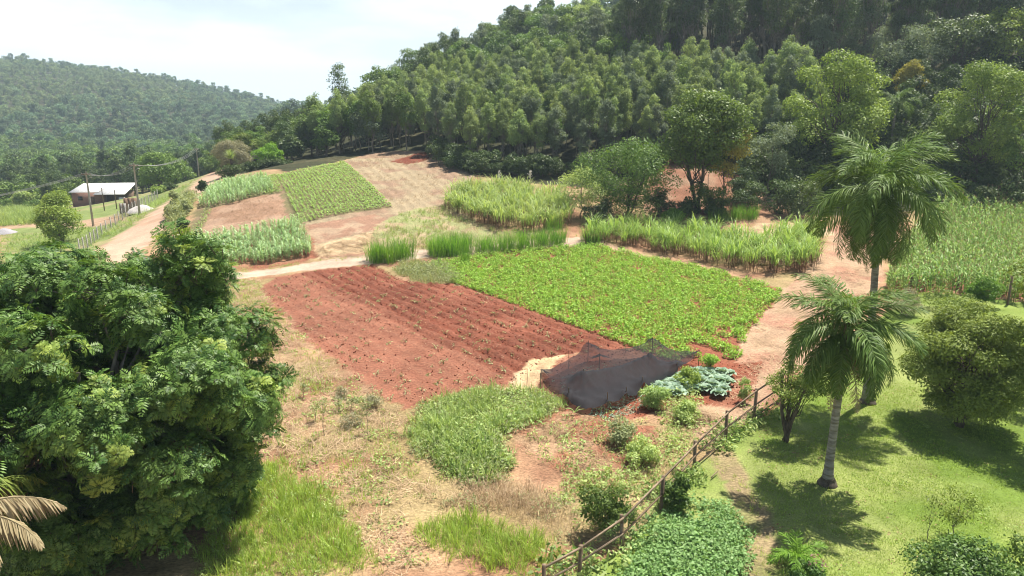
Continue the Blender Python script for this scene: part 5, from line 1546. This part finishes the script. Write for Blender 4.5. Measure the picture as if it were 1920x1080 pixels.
uu, vv = project(wp)
score = np.where((uu > 0) & (uu < 1920) & (vv < 1080), facing - .15 * dist, -99)
order = np.argsort(-score)
rmesh = [b.mesh('leaf_spray', [MAT['glossy_leaf'], MAT['bark'], MAT['bright_leaf']]) for b in ROS]
eul = dir_euler(tw_d)
for i in order[:300]:
    o = link('leaf_spray', rmesh[rb.integers(len(rmesh))], big, tuple(tw_p[i]))
    o.rotation_euler = eul[i]; s = rb.uniform(.8, 1.25); o.scale = (s, s, s)
rest = order[300:]
fo = scatter('foliage', ROS, [MAT['glossy_leaf'], MAT['bark'], MAT['bright_leaf']], tw_p[rest], rb.uniform(.8, 1.3, len(rest)), rng=rb)
a_ = fo.data.attributes['turn']
buf = np.zeros(len(a_.data) * 3, np.float32); a_.data.foreach_get('vector', buf); buf = buf.reshape(-1, 3)
buf[-len(rest):] = np.array([list(eul[i]) for i in rest], np.float32)
a_.data.foreach_set('vector', buf.ravel())
fo.parent = big
print('BIG', len(tw_p))

# ------------------------------------------------------------------ fence between the garden and the lawn
rf = np.random.default_rng(61)
def post(parent, p, h, w=.11, name='post', mat='weathered_wood', lean=(0, 0)):
    mb = MB()
    q = p + np.array([lean[0], lean[1], h])
    a = np.array([[-1, -1], [1, -1], [1, 1], [-1, 1]]) * w / 2
    V = [[p[0] + x, p[1] + y, p[2] - .25] for x, y in a] + [[q[0] + x, q[1] + y, q[2]] for x, y in a] + [[q[0] + x * .6, q[1] + y * .6, q[2] + .02] for x, y in a]
    mb.add(V, [[0, 1, 5, 4], [1, 2, 6, 5], [2, 3, 7, 6], [3, 0, 4, 7], [4, 5, 9, 8], [5, 6, 10, 9], [6, 7, 11, 10], [7, 4, 8, 11], [8, 9, 10, 11]])
    return mb.build(name, MAT[mat], parent)
def beam(parent, a, b, w, h, name, mat):
    mb = MB()
    a, b = np.asarray(a, float), np.asarray(b, float)
    d = unit(b - a); s = unit(np.cross(d, [0, 0, 1.0])); u = np.cross(s, d)
    V = [p + s * w * i + u * h * j for p in (a, b) for i, j in ((-.5, -.5), (.5, -.5), (.5, .5), (-.5, .5))]
    mb.add(V, [[3, 2, 1, 0], [4, 5, 6, 7], [0, 1, 5, 4], [1, 2, 6, 5], [2, 3, 7, 6], [3, 0, 4, 7]])
    return mb.build(name, MAT[mat], parent)
solid_mat('wire', (.30, .30, .30), (.45, .45, .45), 3, .5, .5, 0, metallic=.6)
fb = [(1020, 1118), (1086, 1080), (1166, 1030), (1239, 955), (1302, 877), (1360, 829), (1413, 786), (1462, 752)]
ft = [(1020, 1085), (1086, 1043), (1166, 966), (1239, 892), (1302, 828), (1360, 770), (1413, 727), (1462, 690)]
fe = empty('wooden_fence', (0, 0, 0), 0, 'rustic post and rail fence with wire mesh between the vegetable garden and the lawn', 'fence')
fp_ = [G(*q) for q in fb]
fh = [max(1.15, min(1.6, z_at(t[1], p[1]) - p[2])) for t, p in zip(ft, fp_)]
fe.location = fp_[3]
def rel(q): return np.asarray(q) - fp_[3]
for k, (p, h) in enumerate(zip(fp_, fh)):
    post(fe, rel(p), h, .12, lean=(rf.normal(0, .03), rf.normal(0, .03)))
off = np.array([.0, -.085, 0])
for k in range(len(fp_) - 1):
    a, b = rel(fp_[k]) + off, rel(fp_[k + 1]) + off
    beam(fe, a + [0, 0, fh[k] - .06], b + [0, 0, fh[k + 1] - .06], .045, .075, 'rail', 'rail_wood' if k < 5 else 'weathered_wood')
    beam(fe, a + [0, 0, fh[k] * .50], b + [0, 0, fh[k + 1] * .50 + rf.normal(0, .03)], .045, .06, 'rail', 'rail_wood' if k < 2 else 'weathered_wood')
    if k >= 4:
        beam(fe, a + [0, 0, .18], b + [0, 0, .18], .04, .06, 'rail', 'weathered_wood')
    # diamond mesh: two families of crossing wires
    mb = MB()
    ln = np.linalg.norm(b - a); st = .11 if k < 4 else .16
    d = (b - a) / ln; o2 = np.array([0, .03, 0])
    hh = min(fh[k], fh[k + 1]) - .15
    nn = int((ln + hh) / st)
    for sgn in (1, -1):
        for j in range(nn):
            s0 = j * st - hh
            t0, t1 = max(0, -s0), min(hh, ln - s0)
            if t1 - t0 < .05: continue
            x0, x1 = s0 + t0, s0 + t1
            if sgn < 0: x0, x1 = ln - x0, ln - x1
            q0, q1 = a + d * x0 + [0, .06, .05 + t0], a + d * x1 + [0, .06, .05 + t1]
            mb.add([q0 + [0, 0, -.004], q0 + [0, 0, .004], q1 + [0, 0, .004], q1 + [0, 0, -.004]], [[0, 1, 2, 3]])
    if mb.n:
        m_ = mb.build('wire_mesh', MAT['wire'], fe); m_['kind'] = 'stuff'
# far posts by the maize
for k, (u, v, t, lab) in enumerate(((1706, 546, 512, 'braced grey fence post in front of the maize behind the upper palm'), (1794, 543, 517, 'short dark fence post in front of the maize, left of the vivid bush'), (1889, 571, 518, 'tall dark fence post in front of the maize, right of the vivid bush'))):
    p = G(u, v); h = z_at(t, p[1]) - p[2]
    e = empty('fence_post', p, 0, lab, 'fence post')
    post(e, np.zeros(3), h, .13)
    if k == 0:
        beam(e, (.07, 0, h * .62), (.95, -.3, .03), .07, .09, 'brace', 'rail_wood')

# ------------------------------------------------------------------ shade net over the seed bed
m, N, L, out = _nodes('shade_net')
p_ = N.new('ShaderNodeBsdfDiffuse'); p_.inputs['Color'].default_value = (.046, .046, .052, 1)
tl = N.new('ShaderNodeBsdfTranslucent'); tl.inputs['Color'].default_value = (.07, .07, .075, 1)
tr = N.new('ShaderNodeBsdfTransparent')
m1 = N.new('ShaderNodeMixShader'); m1.inputs[0].default_value = .3
m2 = N.new('ShaderNodeMixShader')
lw = N.new('ShaderNodeLayerWeight'); lw.inputs['Blend'].default_value = .35
mr_ = N.new('ShaderNodeMapRange'); mr_.inputs[3].default_value = .60; mr_.inputs[4].default_value = .85     # a weave closes up when seen edge-on
an_ = N.new('ShaderNodeAttribute'); an_.attribute_name = 'tone'      # 1 where the net lies doubled
ad_ = N.new('ShaderNodeMath'); ad_.operation = 'MULTIPLY_ADD'; ad_.use_clamp = True; ad_.inputs[1].default_value = .24
L.new(an_.outputs['Fac'], ad_.inputs[0]); L.new(mr_.outputs[0], ad_.inputs[2])
L.new(lw.outputs['Facing'], mr_.inputs[0])
L.new(p_.outputs[0], m1.inputs[1]); L.new(tl.outputs[0], m1.inputs[2])
L.new(ad_.outputs[0], m2.inputs[0]); L.new(tr.outputs[0], m2.inputs[1]); L.new(m1.outputs[0], m2.inputs[2]); L.new(m2.outputs[0], out.inputs['Surface'])
n0 = G(1160, 715)
ne = empty('shade_net', n0, 0, 'dark sagging shade net on thin poles over the seed bed beside the bean field', 'shade net')
# poles: (foot in the plan, height of the top)
POLES = [((1014, 726), 1.05), ((1102, 678), 1.30), ((1222, 671), 1.30), ((1309, 687), 1.0), ((1268, 708), .9), ((1214, 707), 1.45), ((1123, 700), 1.2), ((1093, 742), 1.50),
         ((1066, 760), .95), ((1138, 771), 1.0), ((1173, 759), .95), ((1204, 738), .95)]
pole_xyz = [(G(*f), h) for f, h in POLES]
FRONT = GP([(1013, 727), (1064, 762), (1098, 778), (1138, 772), (1173, 760), (1204, 739), (1269, 709)])
BACK = GP([(1018, 714), (1060, 694), (1102, 675), (1165, 671), (1222, 668), (1312, 684)])
def along(pl, t):
    s = np.concatenate([[0], np.cumsum(np.linalg.norm(np.diff(pl, axis=0), axis=1))]); s /= s[-1]
    return np.column_stack([np.interp(t, s, pl[:, 0]), np.interp(t, s, pl[:, 1])])
nu, nv_ = 120, 44
tu = np.linspace(0, 1, nu); tv = np.linspace(0, 1, nv_)
Fr, Bk = along(FRONT, tu), along(BACK, tu)
XY = Fr[None] * (1 - tv[:, None, None]) + Bk[None] * tv[:, None, None]
px_ = np.array([q[0][:2] for q in pole_xyz]); ph_ = np.array([q[1] for q in pole_xyz])
# the front pair of poles carries a slack ridge line
ca, cb = pole_xyz[7], pole_xyz[5]
for f in np.linspace(.08, .92, 13):
    px_ = np.vstack([px_, ca[0][:2] * (1 - f) + cb[0][:2] * f]); ph_ = np.append(ph_, ca[1] * (1 - f) + cb[1] * f - 1.1 * f * (1 - f))
dd = np.linalg.norm(XY[:, :, None] - px_[None, None], axis=3)
peak = ph_[None, None] - (1 - np.exp(-dd / .90)) * (ph_ - .42)
zz = np.log(np.exp(peak * 34).sum(2)) / 34
zz = np.log(np.exp(zz * 16) + math.exp(.38 * 16)) / 16 + (vnoise(XY[..., 0], XY[..., 1], .7, 301, 3) - .5) * .20
# creases running from the poles and a hem that hangs down along the front
near_d = dd.min(2)
ang = np.arctan2(XY[..., 1] - px_[dd.argmin(2)][..., 1], XY[..., 0] - px_[dd.argmin(2)][..., 0])
zz += .09 * np.sin(ang * 6) * np.exp(-near_d / .8) * np.clip(near_d / .3, 0, 1)
# slack folds: long wrinkles that run down the drape, and a scalloped edge between the front poles
UU, VV = np.meshgrid(tu, tv)
zz += (vnoise(UU * 26 + VV * 5, VV * 2.2, 1.0, 311, 3) - .5) * .15 * np.clip((zz - .42) / .3, .25, 1)
zz -= .16 * np.abs(np.sin(UU * math.pi * 5.5)) * np.clip(1 - VV / .25, 0, 1)
hem = np.exp(-tv[:, None] / .045)
zz = zz - .22 * hem
XYw = XY.copy()
XYw[..., 1] -= (hem * .10)
Vn = np.dstack([XYw, zz + H(XY[..., 0], XY[..., 1])]).reshape(-1, 3) - n0
j, i = np.meshgrid(np.arange(nv_ - 1), np.arange(nu - 1), indexing='ij')
q = (j * nu + i).ravel()
mb = MB(); mb.add(Vn, np.stack([q, q + 1, q + nu + 1, q + nu], 1), np.clip((.52 - np.repeat(tv, nu) + .10 * (vnoise(Vn[:, 0] * 2, Vn[:, 1] * 2, .7, 305) - .5)) / .10, 0, 1) * np.clip((np.tile(tu, nv_) - .15) / .1, 0, 1))
mb.build('net', MAT['shade_net'], ne, smooth=True)
for p, h in pole_xyz:
    mb = MB(); tube(mb, [p - n0 - [0, 0, .2], p - n0 + [.01, 0, h * .5], p - n0 + [0, 0, h + .03]], .022, 5)
    mb.build('pole', MAT['weathered_wood'], ne)
for (u, v, h) in ((988, 722, 1.0), (1013, 725, .8), (1066, 690, 1.1)):
    p = G(u, v)
    mb = MB(); tube(mb, [(0, 0, -.15), (.015, 0, h * .5), (.0, .02, h)], .018, 5)
    o = mb.build('stake', MAT['weathered_wood'], ne, p - n0)
# seedlings of the seed bed
bed = GP([(1100, 776), (1150, 792), (1225, 752), (1262, 716), (1200, 726), (1140, 748)])
sd = rows_in(bed, (.9, .62), .32, .26, rf)
crop('lettuce_seedling', [stemmed(weed(9, .10, .085, .10, .06, rf, (.5, 1)), .09) for _ in range(2)], MAT['cabbage_leaf'], sd, 240, 'tiny pale lettuce seedling in the dark soil in front of the shade net', 'seedling', 'seedlings in front of the shade net', rf, .8, 1.3, 'seed_bed')
bed2 = GP([(1030, 716), (1104, 745), (1260, 702), (1300, 688), (1110, 682)])
sd = rows_in(bed2, (.9, .62), .5, .4, rf)
scatter('seed_bed', [weed(8, .10, .085, .10, .06, rf, (.4, 1)) for _ in range(2)], MAT['cabbage_leaf'], on_land(sd), rf.uniform(.8, 1.3, len(sd)), rng=rf)
# cabbages
def cabbage(rng):
    mb = MB()
    for ring, (n, el, L_, W_, r0) in enumerate(((9, .30, .36, .30, .05), (8, .65, .32, .27, .04), (6, 1.05, .24, .20, .03), (4, 1.35, .16, .14, .01))):
        a = np.arange(n) * 2 * math.pi / n + ring * .4 + rng.normal(0, .1, n)
        for az in a:
            d = np.array([math.cos(az) * math.cos(el), math.sin(az) * math.cos(el), math.sin(el)])
            s = np.array([-math.sin(az), math.cos(az), 0]); nn_ = np.cross(d, s) * -1
            L1, W1 = L_ * rng.uniform(.85, 1.15), W_ * rng.uniform(.85, 1.15)
            b = np.array([0, 0, .12]) + d * r0
            m1_, m2_ = b + d * L1 * .5 - nn_ * .0, b + d * L1 * .85 - np.array([0, 0, .04])
            cup = nn_ * W1 * -.22
            V = [b - s * .03, b + s * .03, m1_ + s * W1 * .5 + cup, m1_, m1_ - s * W1 * .5 + cup, m2_ + s * W1 * .38 + cup * .7, b + d * L1 - np.array([0, 0, .07]), m2_ - s * W1 * .38 + cup * .7]
            tn = rng.uniform(.1, .9)
            mb.add(V, [[0, 1, 2, 3], [0, 3, 4, 4], [3, 2, 5, 6], [3, 6, 7, 4]] if False else [[0, 1, 2, 3], [3, 2, 5, 6], [4, 3, 6, 7]], tn)
            mb.f.append(np.array([[0, 3, 4]]) + mb.n - 8); mb.m.append(np.zeros(1, int))
    return mb
cab = [cabbage(rf) for _ in range(3)]
CABP = GP([(1215, 735), (1240, 712), (1290, 700), (1368, 702), (1374, 722), (1352, 746), (1300, 742), (1250, 750)])
cp = scatter_in(CABP, .50, rf, .2)
cme = [b.mesh('cabbage', MAT['cabbage_leaf']) for b in cab]
for x, y in cp:
    o = link('cabbage', cme[rf.integers(3)], None, (x, y, float(H(x, y)))); o.rotation_euler = (0, 0, rf.uniform(0, 6.28)); s = rf.uniform(1.0, 1.45); o.scale = (s, s, s * rf.uniform(.9, 1.3))
    prop(o, 'broad blue-green cabbage in the small plot between the shade net and the fence', 'cabbage', 'cabbages by the shade net')
# straw heap and sticks by the fence
p = G(1305, 782)
mb = MB(); n = 900
a = rf.uniform(0, 6.28, n); r = np.sqrt(rf.uniform(0, 1, n))
q = np.column_stack([r * np.cos(a) * 1.1, r * np.sin(a) * .9, .45 * (1 - r ** 2) * rf.uniform(.4, 1, n)])
blades(mb, q, rf.uniform(0, 6.28, n), rf.uniform(.4, 1.0, n), .022, rf.uniform(1.1, 1.6, n), rf.uniform(0, .5, n), rf.uniform(0, 1, n), 2)
prop(mb.build('straw_heap', MAT['straw_blade'], None, p), 'heap of dry straw and stalks between the cabbages and the fence', 'straw heap')
for k, (a_, b_, lab) in enumerate((((1262, 800), (1300, 762), 'long pale stick lying on the straw heap'), ((1218, 840), (1242, 866), 'pale stick lying in the weeds below the straw heap'), ((1333, 900), (1345, 890), 'short cut stick on the path inside the lawn fence'))):
    A_, B_ = G(*a_), G(*b_)
    A_[2] += .25 if k == 0 else .10; B_[2] += .45 if k == 0 else .14
    mb = MB(); tube(mb, [np.zeros(3), (B_ - A_) * .5 + [0, 0, .02], B_ - A_], [.03, .028, .02], 6)
    prop(mb.build('stick', MAT['rail_wood'], None, A_), lab, 'stick')

# ------------------------------------------------------------------ houses
solid_mat('white_sheet', (.52, .50, .48), (.74, .74, .74), 1.6, .45, .4, 0, (8, 1, 1))
solid_mat('brick_wall', (.22, .12, .10), (.32, .20, .17), 9, .9, .2, .3)
solid_mat('shed_board', (.11, .075, .055), (.19, .13, .10), 7, .85, .2, .3, (1, 1, .2))
solid_mat('plaster', (.40, .36, .31), (.52, .48, .42), 5, .9, .2, .1)
solid_mat('dark_glass', (.02, .025, .03), (.04, .045, .05), 3, .12, .5, 0)
solid_mat('brown_panel', (.24, .15, .10), (.34, .23, .16), 5, .8, .2, .2)
solid_mat('gravel_pale', (.42, .39, .37), (.62, .58, .55), 9, .95, .2, .8)
solid_mat('gravel_violet', (.25, .24, .26), (.40, .385, .41), 9, .95, .2, .8)
hp = at(196, 160); hz_ = z_at(376, 160)
hp[2] = float(H(hp[0], hp[1]))
he = empty('farm_shed', hp, .10, 'low brick farm shed with a white sheet roof left of the road', 'shed')
def part_box(parent, name, c, s, mat, **kw):
    mb = MB(); box(mb, c, s, **kw); return mb.build(name, MAT[mat], parent)
def slab(parent, name, pts, th, mat):
    mb = MB(); V = np.array(pts, float); V2 = V - [0, 0, th]
    mb.add(np.vstack([V, V2]), [[0, 1, 2, 3], [7, 6, 5, 4], [0, 4, 5, 1], [1, 5, 6, 2], [2, 6, 7, 3], [3, 7, 4, 0]])
    return mb.build(name, MAT[mat], parent)
wz = 3.0
part_box(he, 'wall', (-3.0, 0, wz / 2 - .5), (7.2, 5.4, wz + 1.0), 'brick_wall')
part_box(he, 'wall', (3.6, 1.6, wz / 2 - .5), (6.0, 2.6, wz + 1.0), 'shed_board')
he.scale = (.84, .84, .84)
rw_ = slab(he, 'roof', [(-7.0, -3.4, wz + .12), (.3, -3.4, wz + .12), (.3, 3.6, wz + 1.75), (-6.2, 3.6, wz + 1.75)], .07, 'white_sheet')
slab(he, 'roof', [(-.6, -4.6, wz - .35), (7.2, -4.6, wz - .35), (7.2, 3.6, wz + 1.78), (.303, 3.6, wz + 1.78)], .07, 'white_sheet')
for x in np.arange(-6.0, 7.0, 1.0):
    y0, z0 = (-3.3, wz + .16) if x < 0 else (-4.5, wz - .30)
    beam(rw_, (x, y0, z0), (x, 3.5, wz + 1.77), .05, .04, 'seam', 'white_sheet')
for x in (.4, 2.7, 5.0, 6.9):
    beam(he, (x, -4.3, -.6), (x, -4.3, wz - .38), .14, .14, 'roof_post', 'weathered_wood')
part_box(he, 'window', (-4.6, -2.72, 1.5), (1.1, .08, 1.0), 'dark_glass')
part_box(he, 'door', (-1.6, -2.72, .9), (1.0, .08, 2.1), 'shed_board')
part_box(he, 'tarpaulin', (6.2, -4.2, 1.0), (1.4, .3, 1.6), 'white_sheet', rz=.2)
cp_ = at(477, 146)
ce = empty('cottage', cp_, -.1, 'white roofed cottage half hidden behind the yellow-green bush', 'house')
ce.scale = (.8, .8, .8)
part_box(ce, 'wall', (0, 0, 1.3), (6.0, 5.0, 3.0), 'plaster')
slab(ce, 'roof', [(-3.5, -3.0, 2.85), (3.5, -3.0, 2.85), (3.5, .05, 4.1), (-3.5, .05, 4.1)], .08, 'white_sheet')
slab(ce, 'roof', [(-3.5, -.0, 4.13), (3.5, -.0, 4.13), (3.5, 3.0, 2.88), (-3.5, 3.0, 2.88)], .08, 'white_sheet')
for x in (-1.6, 1.6):
    w_ = part_box(ce, 'window', (x, -2.53, 1.6), (1.1, .06, 1.0), 'dark_glass')
    part_box(w_, 'sill', (x, -2.60, 1.05), (1.3, .16, .07), 'concrete')
fp2 = at(80, 245)
ce = empty('valley_house', fp2, .2, 'tiny reddish roof among the valley trees at the far left', 'house')
part_box(ce, 'wall', (0, 0, 2.2), (6, 5, 4.4), 'plaster'); slab(ce, 'roof', [(-3.6, -3, 4.3), (3.6, -3, 4.3), (3.6, 3, 5.8), (-3.6, 3, 5.8)], .1, 'brick_wall')
# gate panels and gravel by the road
for k, (u, Y_, w, h, lab) in enumerate(((232, 118, .9, 1.6, 'grey boarded gate pillar at the roadside'), (243, 119, 1.3, 2.2, 'brown panel of the roadside gate'))):
    p = at(u, Y_)
    e = empty('gate', p, .1, lab, 'gate')
    for j in range(2 if k == 0 else 3):
        part_box(e, 'panel', ((j - .5) * w * .52, .02 * j, h / 2 - .1), (w * .5, .08, h + .2), 'brown_panel' if k else 'concrete')
        part_box(e, 'post', ((j - 1) * w * .52 + .01, -.10, h / 2 - .1), (.09, .09, h + .3), 'weathered_wood')
def mound(name, p, rx, ry, h, mat, lab, cat):
    mb = MB(); n, m_ = 26, 9
    a = np.linspace(0, 2 * math.pi, n, endpoint=False); f = np.linspace(0, 1, m_)
    A_, F_ = np.meshgrid(a, f, indexing='ij')
    x, y = rx * F_ * np.cos(A_), ry * F_ * np.sin(A_)
    z = h * (1 - F_ ** 1.6) + (vnoise(x + 5, y + 9, .5, 401, 2) - .5) * .28 * h * (F_ < .98) - .12 * (F_ >= .98)
    i, j = np.meshgrid(np.arange(n), np.arange(m_ - 1), indexing='ij'); i, j = i.ravel(), j.ravel(); i2 = (i + 1) % n
    mb.add(np.stack([x, y, z], -1).reshape(-1, 3), np.stack([i * m_ + j, i * m_ + j + 1, i2 * m_ + j + 1, i2 * m_ + j], 1))
    return prop(mb.build(name, MAT[mat], None, p), lab, cat)
mound('gravel_pile', G(268, 397), 2.3, 1.5, 1.0, 'gravel_pale', 'pale gravel pile at the roadside below the second power pole', 'gravel pile')
mound('gravel_pile', G(8, 438), 2.2, 1.6, .8, 'gravel_violet', 'violet-grey gravel pile at the left edge of the valley', 'gravel pile')

# ------------------------------------------------------------------ power poles and lines
def power_pole(p, h, lab, arm=True, rz=.3, mat='concrete', r=.16):
    e = empty('power_pole', p, rz, lab, 'power pole')
    mb = MB(); tube(mb, [(0, 0, -.3), (0, 0, h * .5), (0, 0, h)], [r, r * .8, r * .6], 8); mb.build('shaft', MAT[mat], e)
    if arm:
        part_box(e, 'cross_arm', (0, -.14, h - .35), (1.2, .09, .10), 'weathered_wood')
        for x in (-.52, -.2, .2, .52):
            mb = MB(); tube(mb, [(x, -.14, h - .29), (x, -.14, h - .20), (x, -.14, h - .12)], [.035, .06, .03], 7); mb.build('insulator', MAT['plaster'], e)
        mb = MB(); tube(mb, [(0, .1, h - 1.1), (.35, .4, h - .85)], .03, 5); box(mb, (.45, .5, h - .83), (.3, .16, .08)); mb.build('lamp_arm', MAT['concrete'], e)
    return e
pp = []
for (u, v, t, lab) in ((175, 424, 322, 'nearest power pole, left of the dirt road beside the light green bushy tree'), (262, 402, 306, 'second power pole, between the white-roofed shed and the dirt road')):
    p = G(u, v); h = z_at(t, p[1]) - p[2]
    power_pole(p, h, lab); pp.append((p, h))
p = at(374, 186); h = z_at(277, 186) - p[2]
power_pole(p, h, 'third power pole, standing at the road crest'); pp.append((p, h))
for (u, v, t, lab) in ((196, 395, 352, 'thin wooden post in the yard in front of the brick wall'), (219, 392, 356, 'thin wooden post in the yard right of the first one')):
    p = G(u, v); h = z_at(t, p[1]) - p[2]
    power_pole(p, h, lab, False, mat='weathered_wood', r=.10)
def cable(a, b, sag, lab):
    t = np.linspace(0, 1, 15)[:, None]
    P = a + (b - a) * t; P[:, 2] -= sag * 4 * (t[:, 0] * (1 - t[:, 0]))
    mb = MB(); tube(mb, P - a, .022, 4)
    prop(mb.build('power_line', MAT['wire'], None, a), lab, 'cable', 'power lines along the dirt road')
far_l = at(-260, 95); far_l[2] += 6
pl_ = [far_l, pp[0][0] + [0, 0, pp[0][1] - .25], pp[1][0] + [0, 0, pp[1][1] - .25], pp[2][0] + [0, 0, pp[2][1] - .25]]
for k, lab in enumerate(('dark cable running down to the left from the nearest power pole', 'dark cable strung between the nearest and the second power pole', 'dark cable strung from the second power pole towards the road crest')):
    for j, o_ in enumerate((-.5, 0, .5)):
        cable(pl_[k] + [o_, 0, .0], pl_[k + 1] + [o_, 0, .0], [1.1, .8, 1.4][k], lab)
# wire fence along the road
rfp = GP([(150, 475), (185, 448), (200, 436), (215, 425), (228, 414), (240, 405), (252, 398), (270, 388), (285, 380), (296, 372)])
e0 = on_land(rfp[:1])[0]
re_ = empty('wire_fence', e0, 0, 'grey wire fence with slim posts along the left side of the dirt road', 'fence')
fine = along(rfp, np.linspace(0, 1, 24)); fz = on_land(fine)
for k, p in enumerate(fz):
    post(re_, p - e0, 1.6, .09, mat='concrete')
for k in range(len(fz) - 1):
    a, b = fz[k] - e0, fz[k + 1] - e0
    mb = MB()
    for hh in np.linspace(.15, 1.5, 7):
        q0, q1 = a + [0, .06, hh], b + [0, .06, hh]
        mb.add([q0 - [0, 0, .008], q0 + [0, 0, .008], q1 + [0, 0, .008], q1 - [0, 0, .008]], [[0, 1, 2, 3]])
    for f in np.linspace(.08, .92, 10):
        q0 = a + (b - a) * f + [0, .062, .15]
        mb.add([q0 - [.006, 0, 0], q0 + [.006, 0, 0], q0 + [.006, 0, 1.35], q0 + [-.006, 0, 1.35]], [[0, 1, 2, 3]])
    o = mb.build('wire_mesh', MAT['wire'], re_); o['kind'] = 'stuff'

# ------------------------------------------------------------------ haze
m, N, L, out = _nodes('haze')
pv = N.new('ShaderNodeVolumePrincipled')
pv.inputs['Color'].default_value = (.68, .86, 1.0, 1)
pv.inputs['Density'].default_value = .00032
pv.inputs['Anisotropy'].default_value = .1
L.new(pv.outputs[0], out.inputs['Volume'])
mb = MB(); box(mb, (0, 1280, 60), (5000, 3060, 200))
lo_z, hi_z = float(Z.min()) - 1.0, float(Z.max()) + 40.0
mb = MB(); box(mb, (0, 1250, (lo_z + hi_z) / 2), (5200, 3400, hi_z - lo_z))
prop(mb.build('haze', MAT['haze']), kind='stuff')
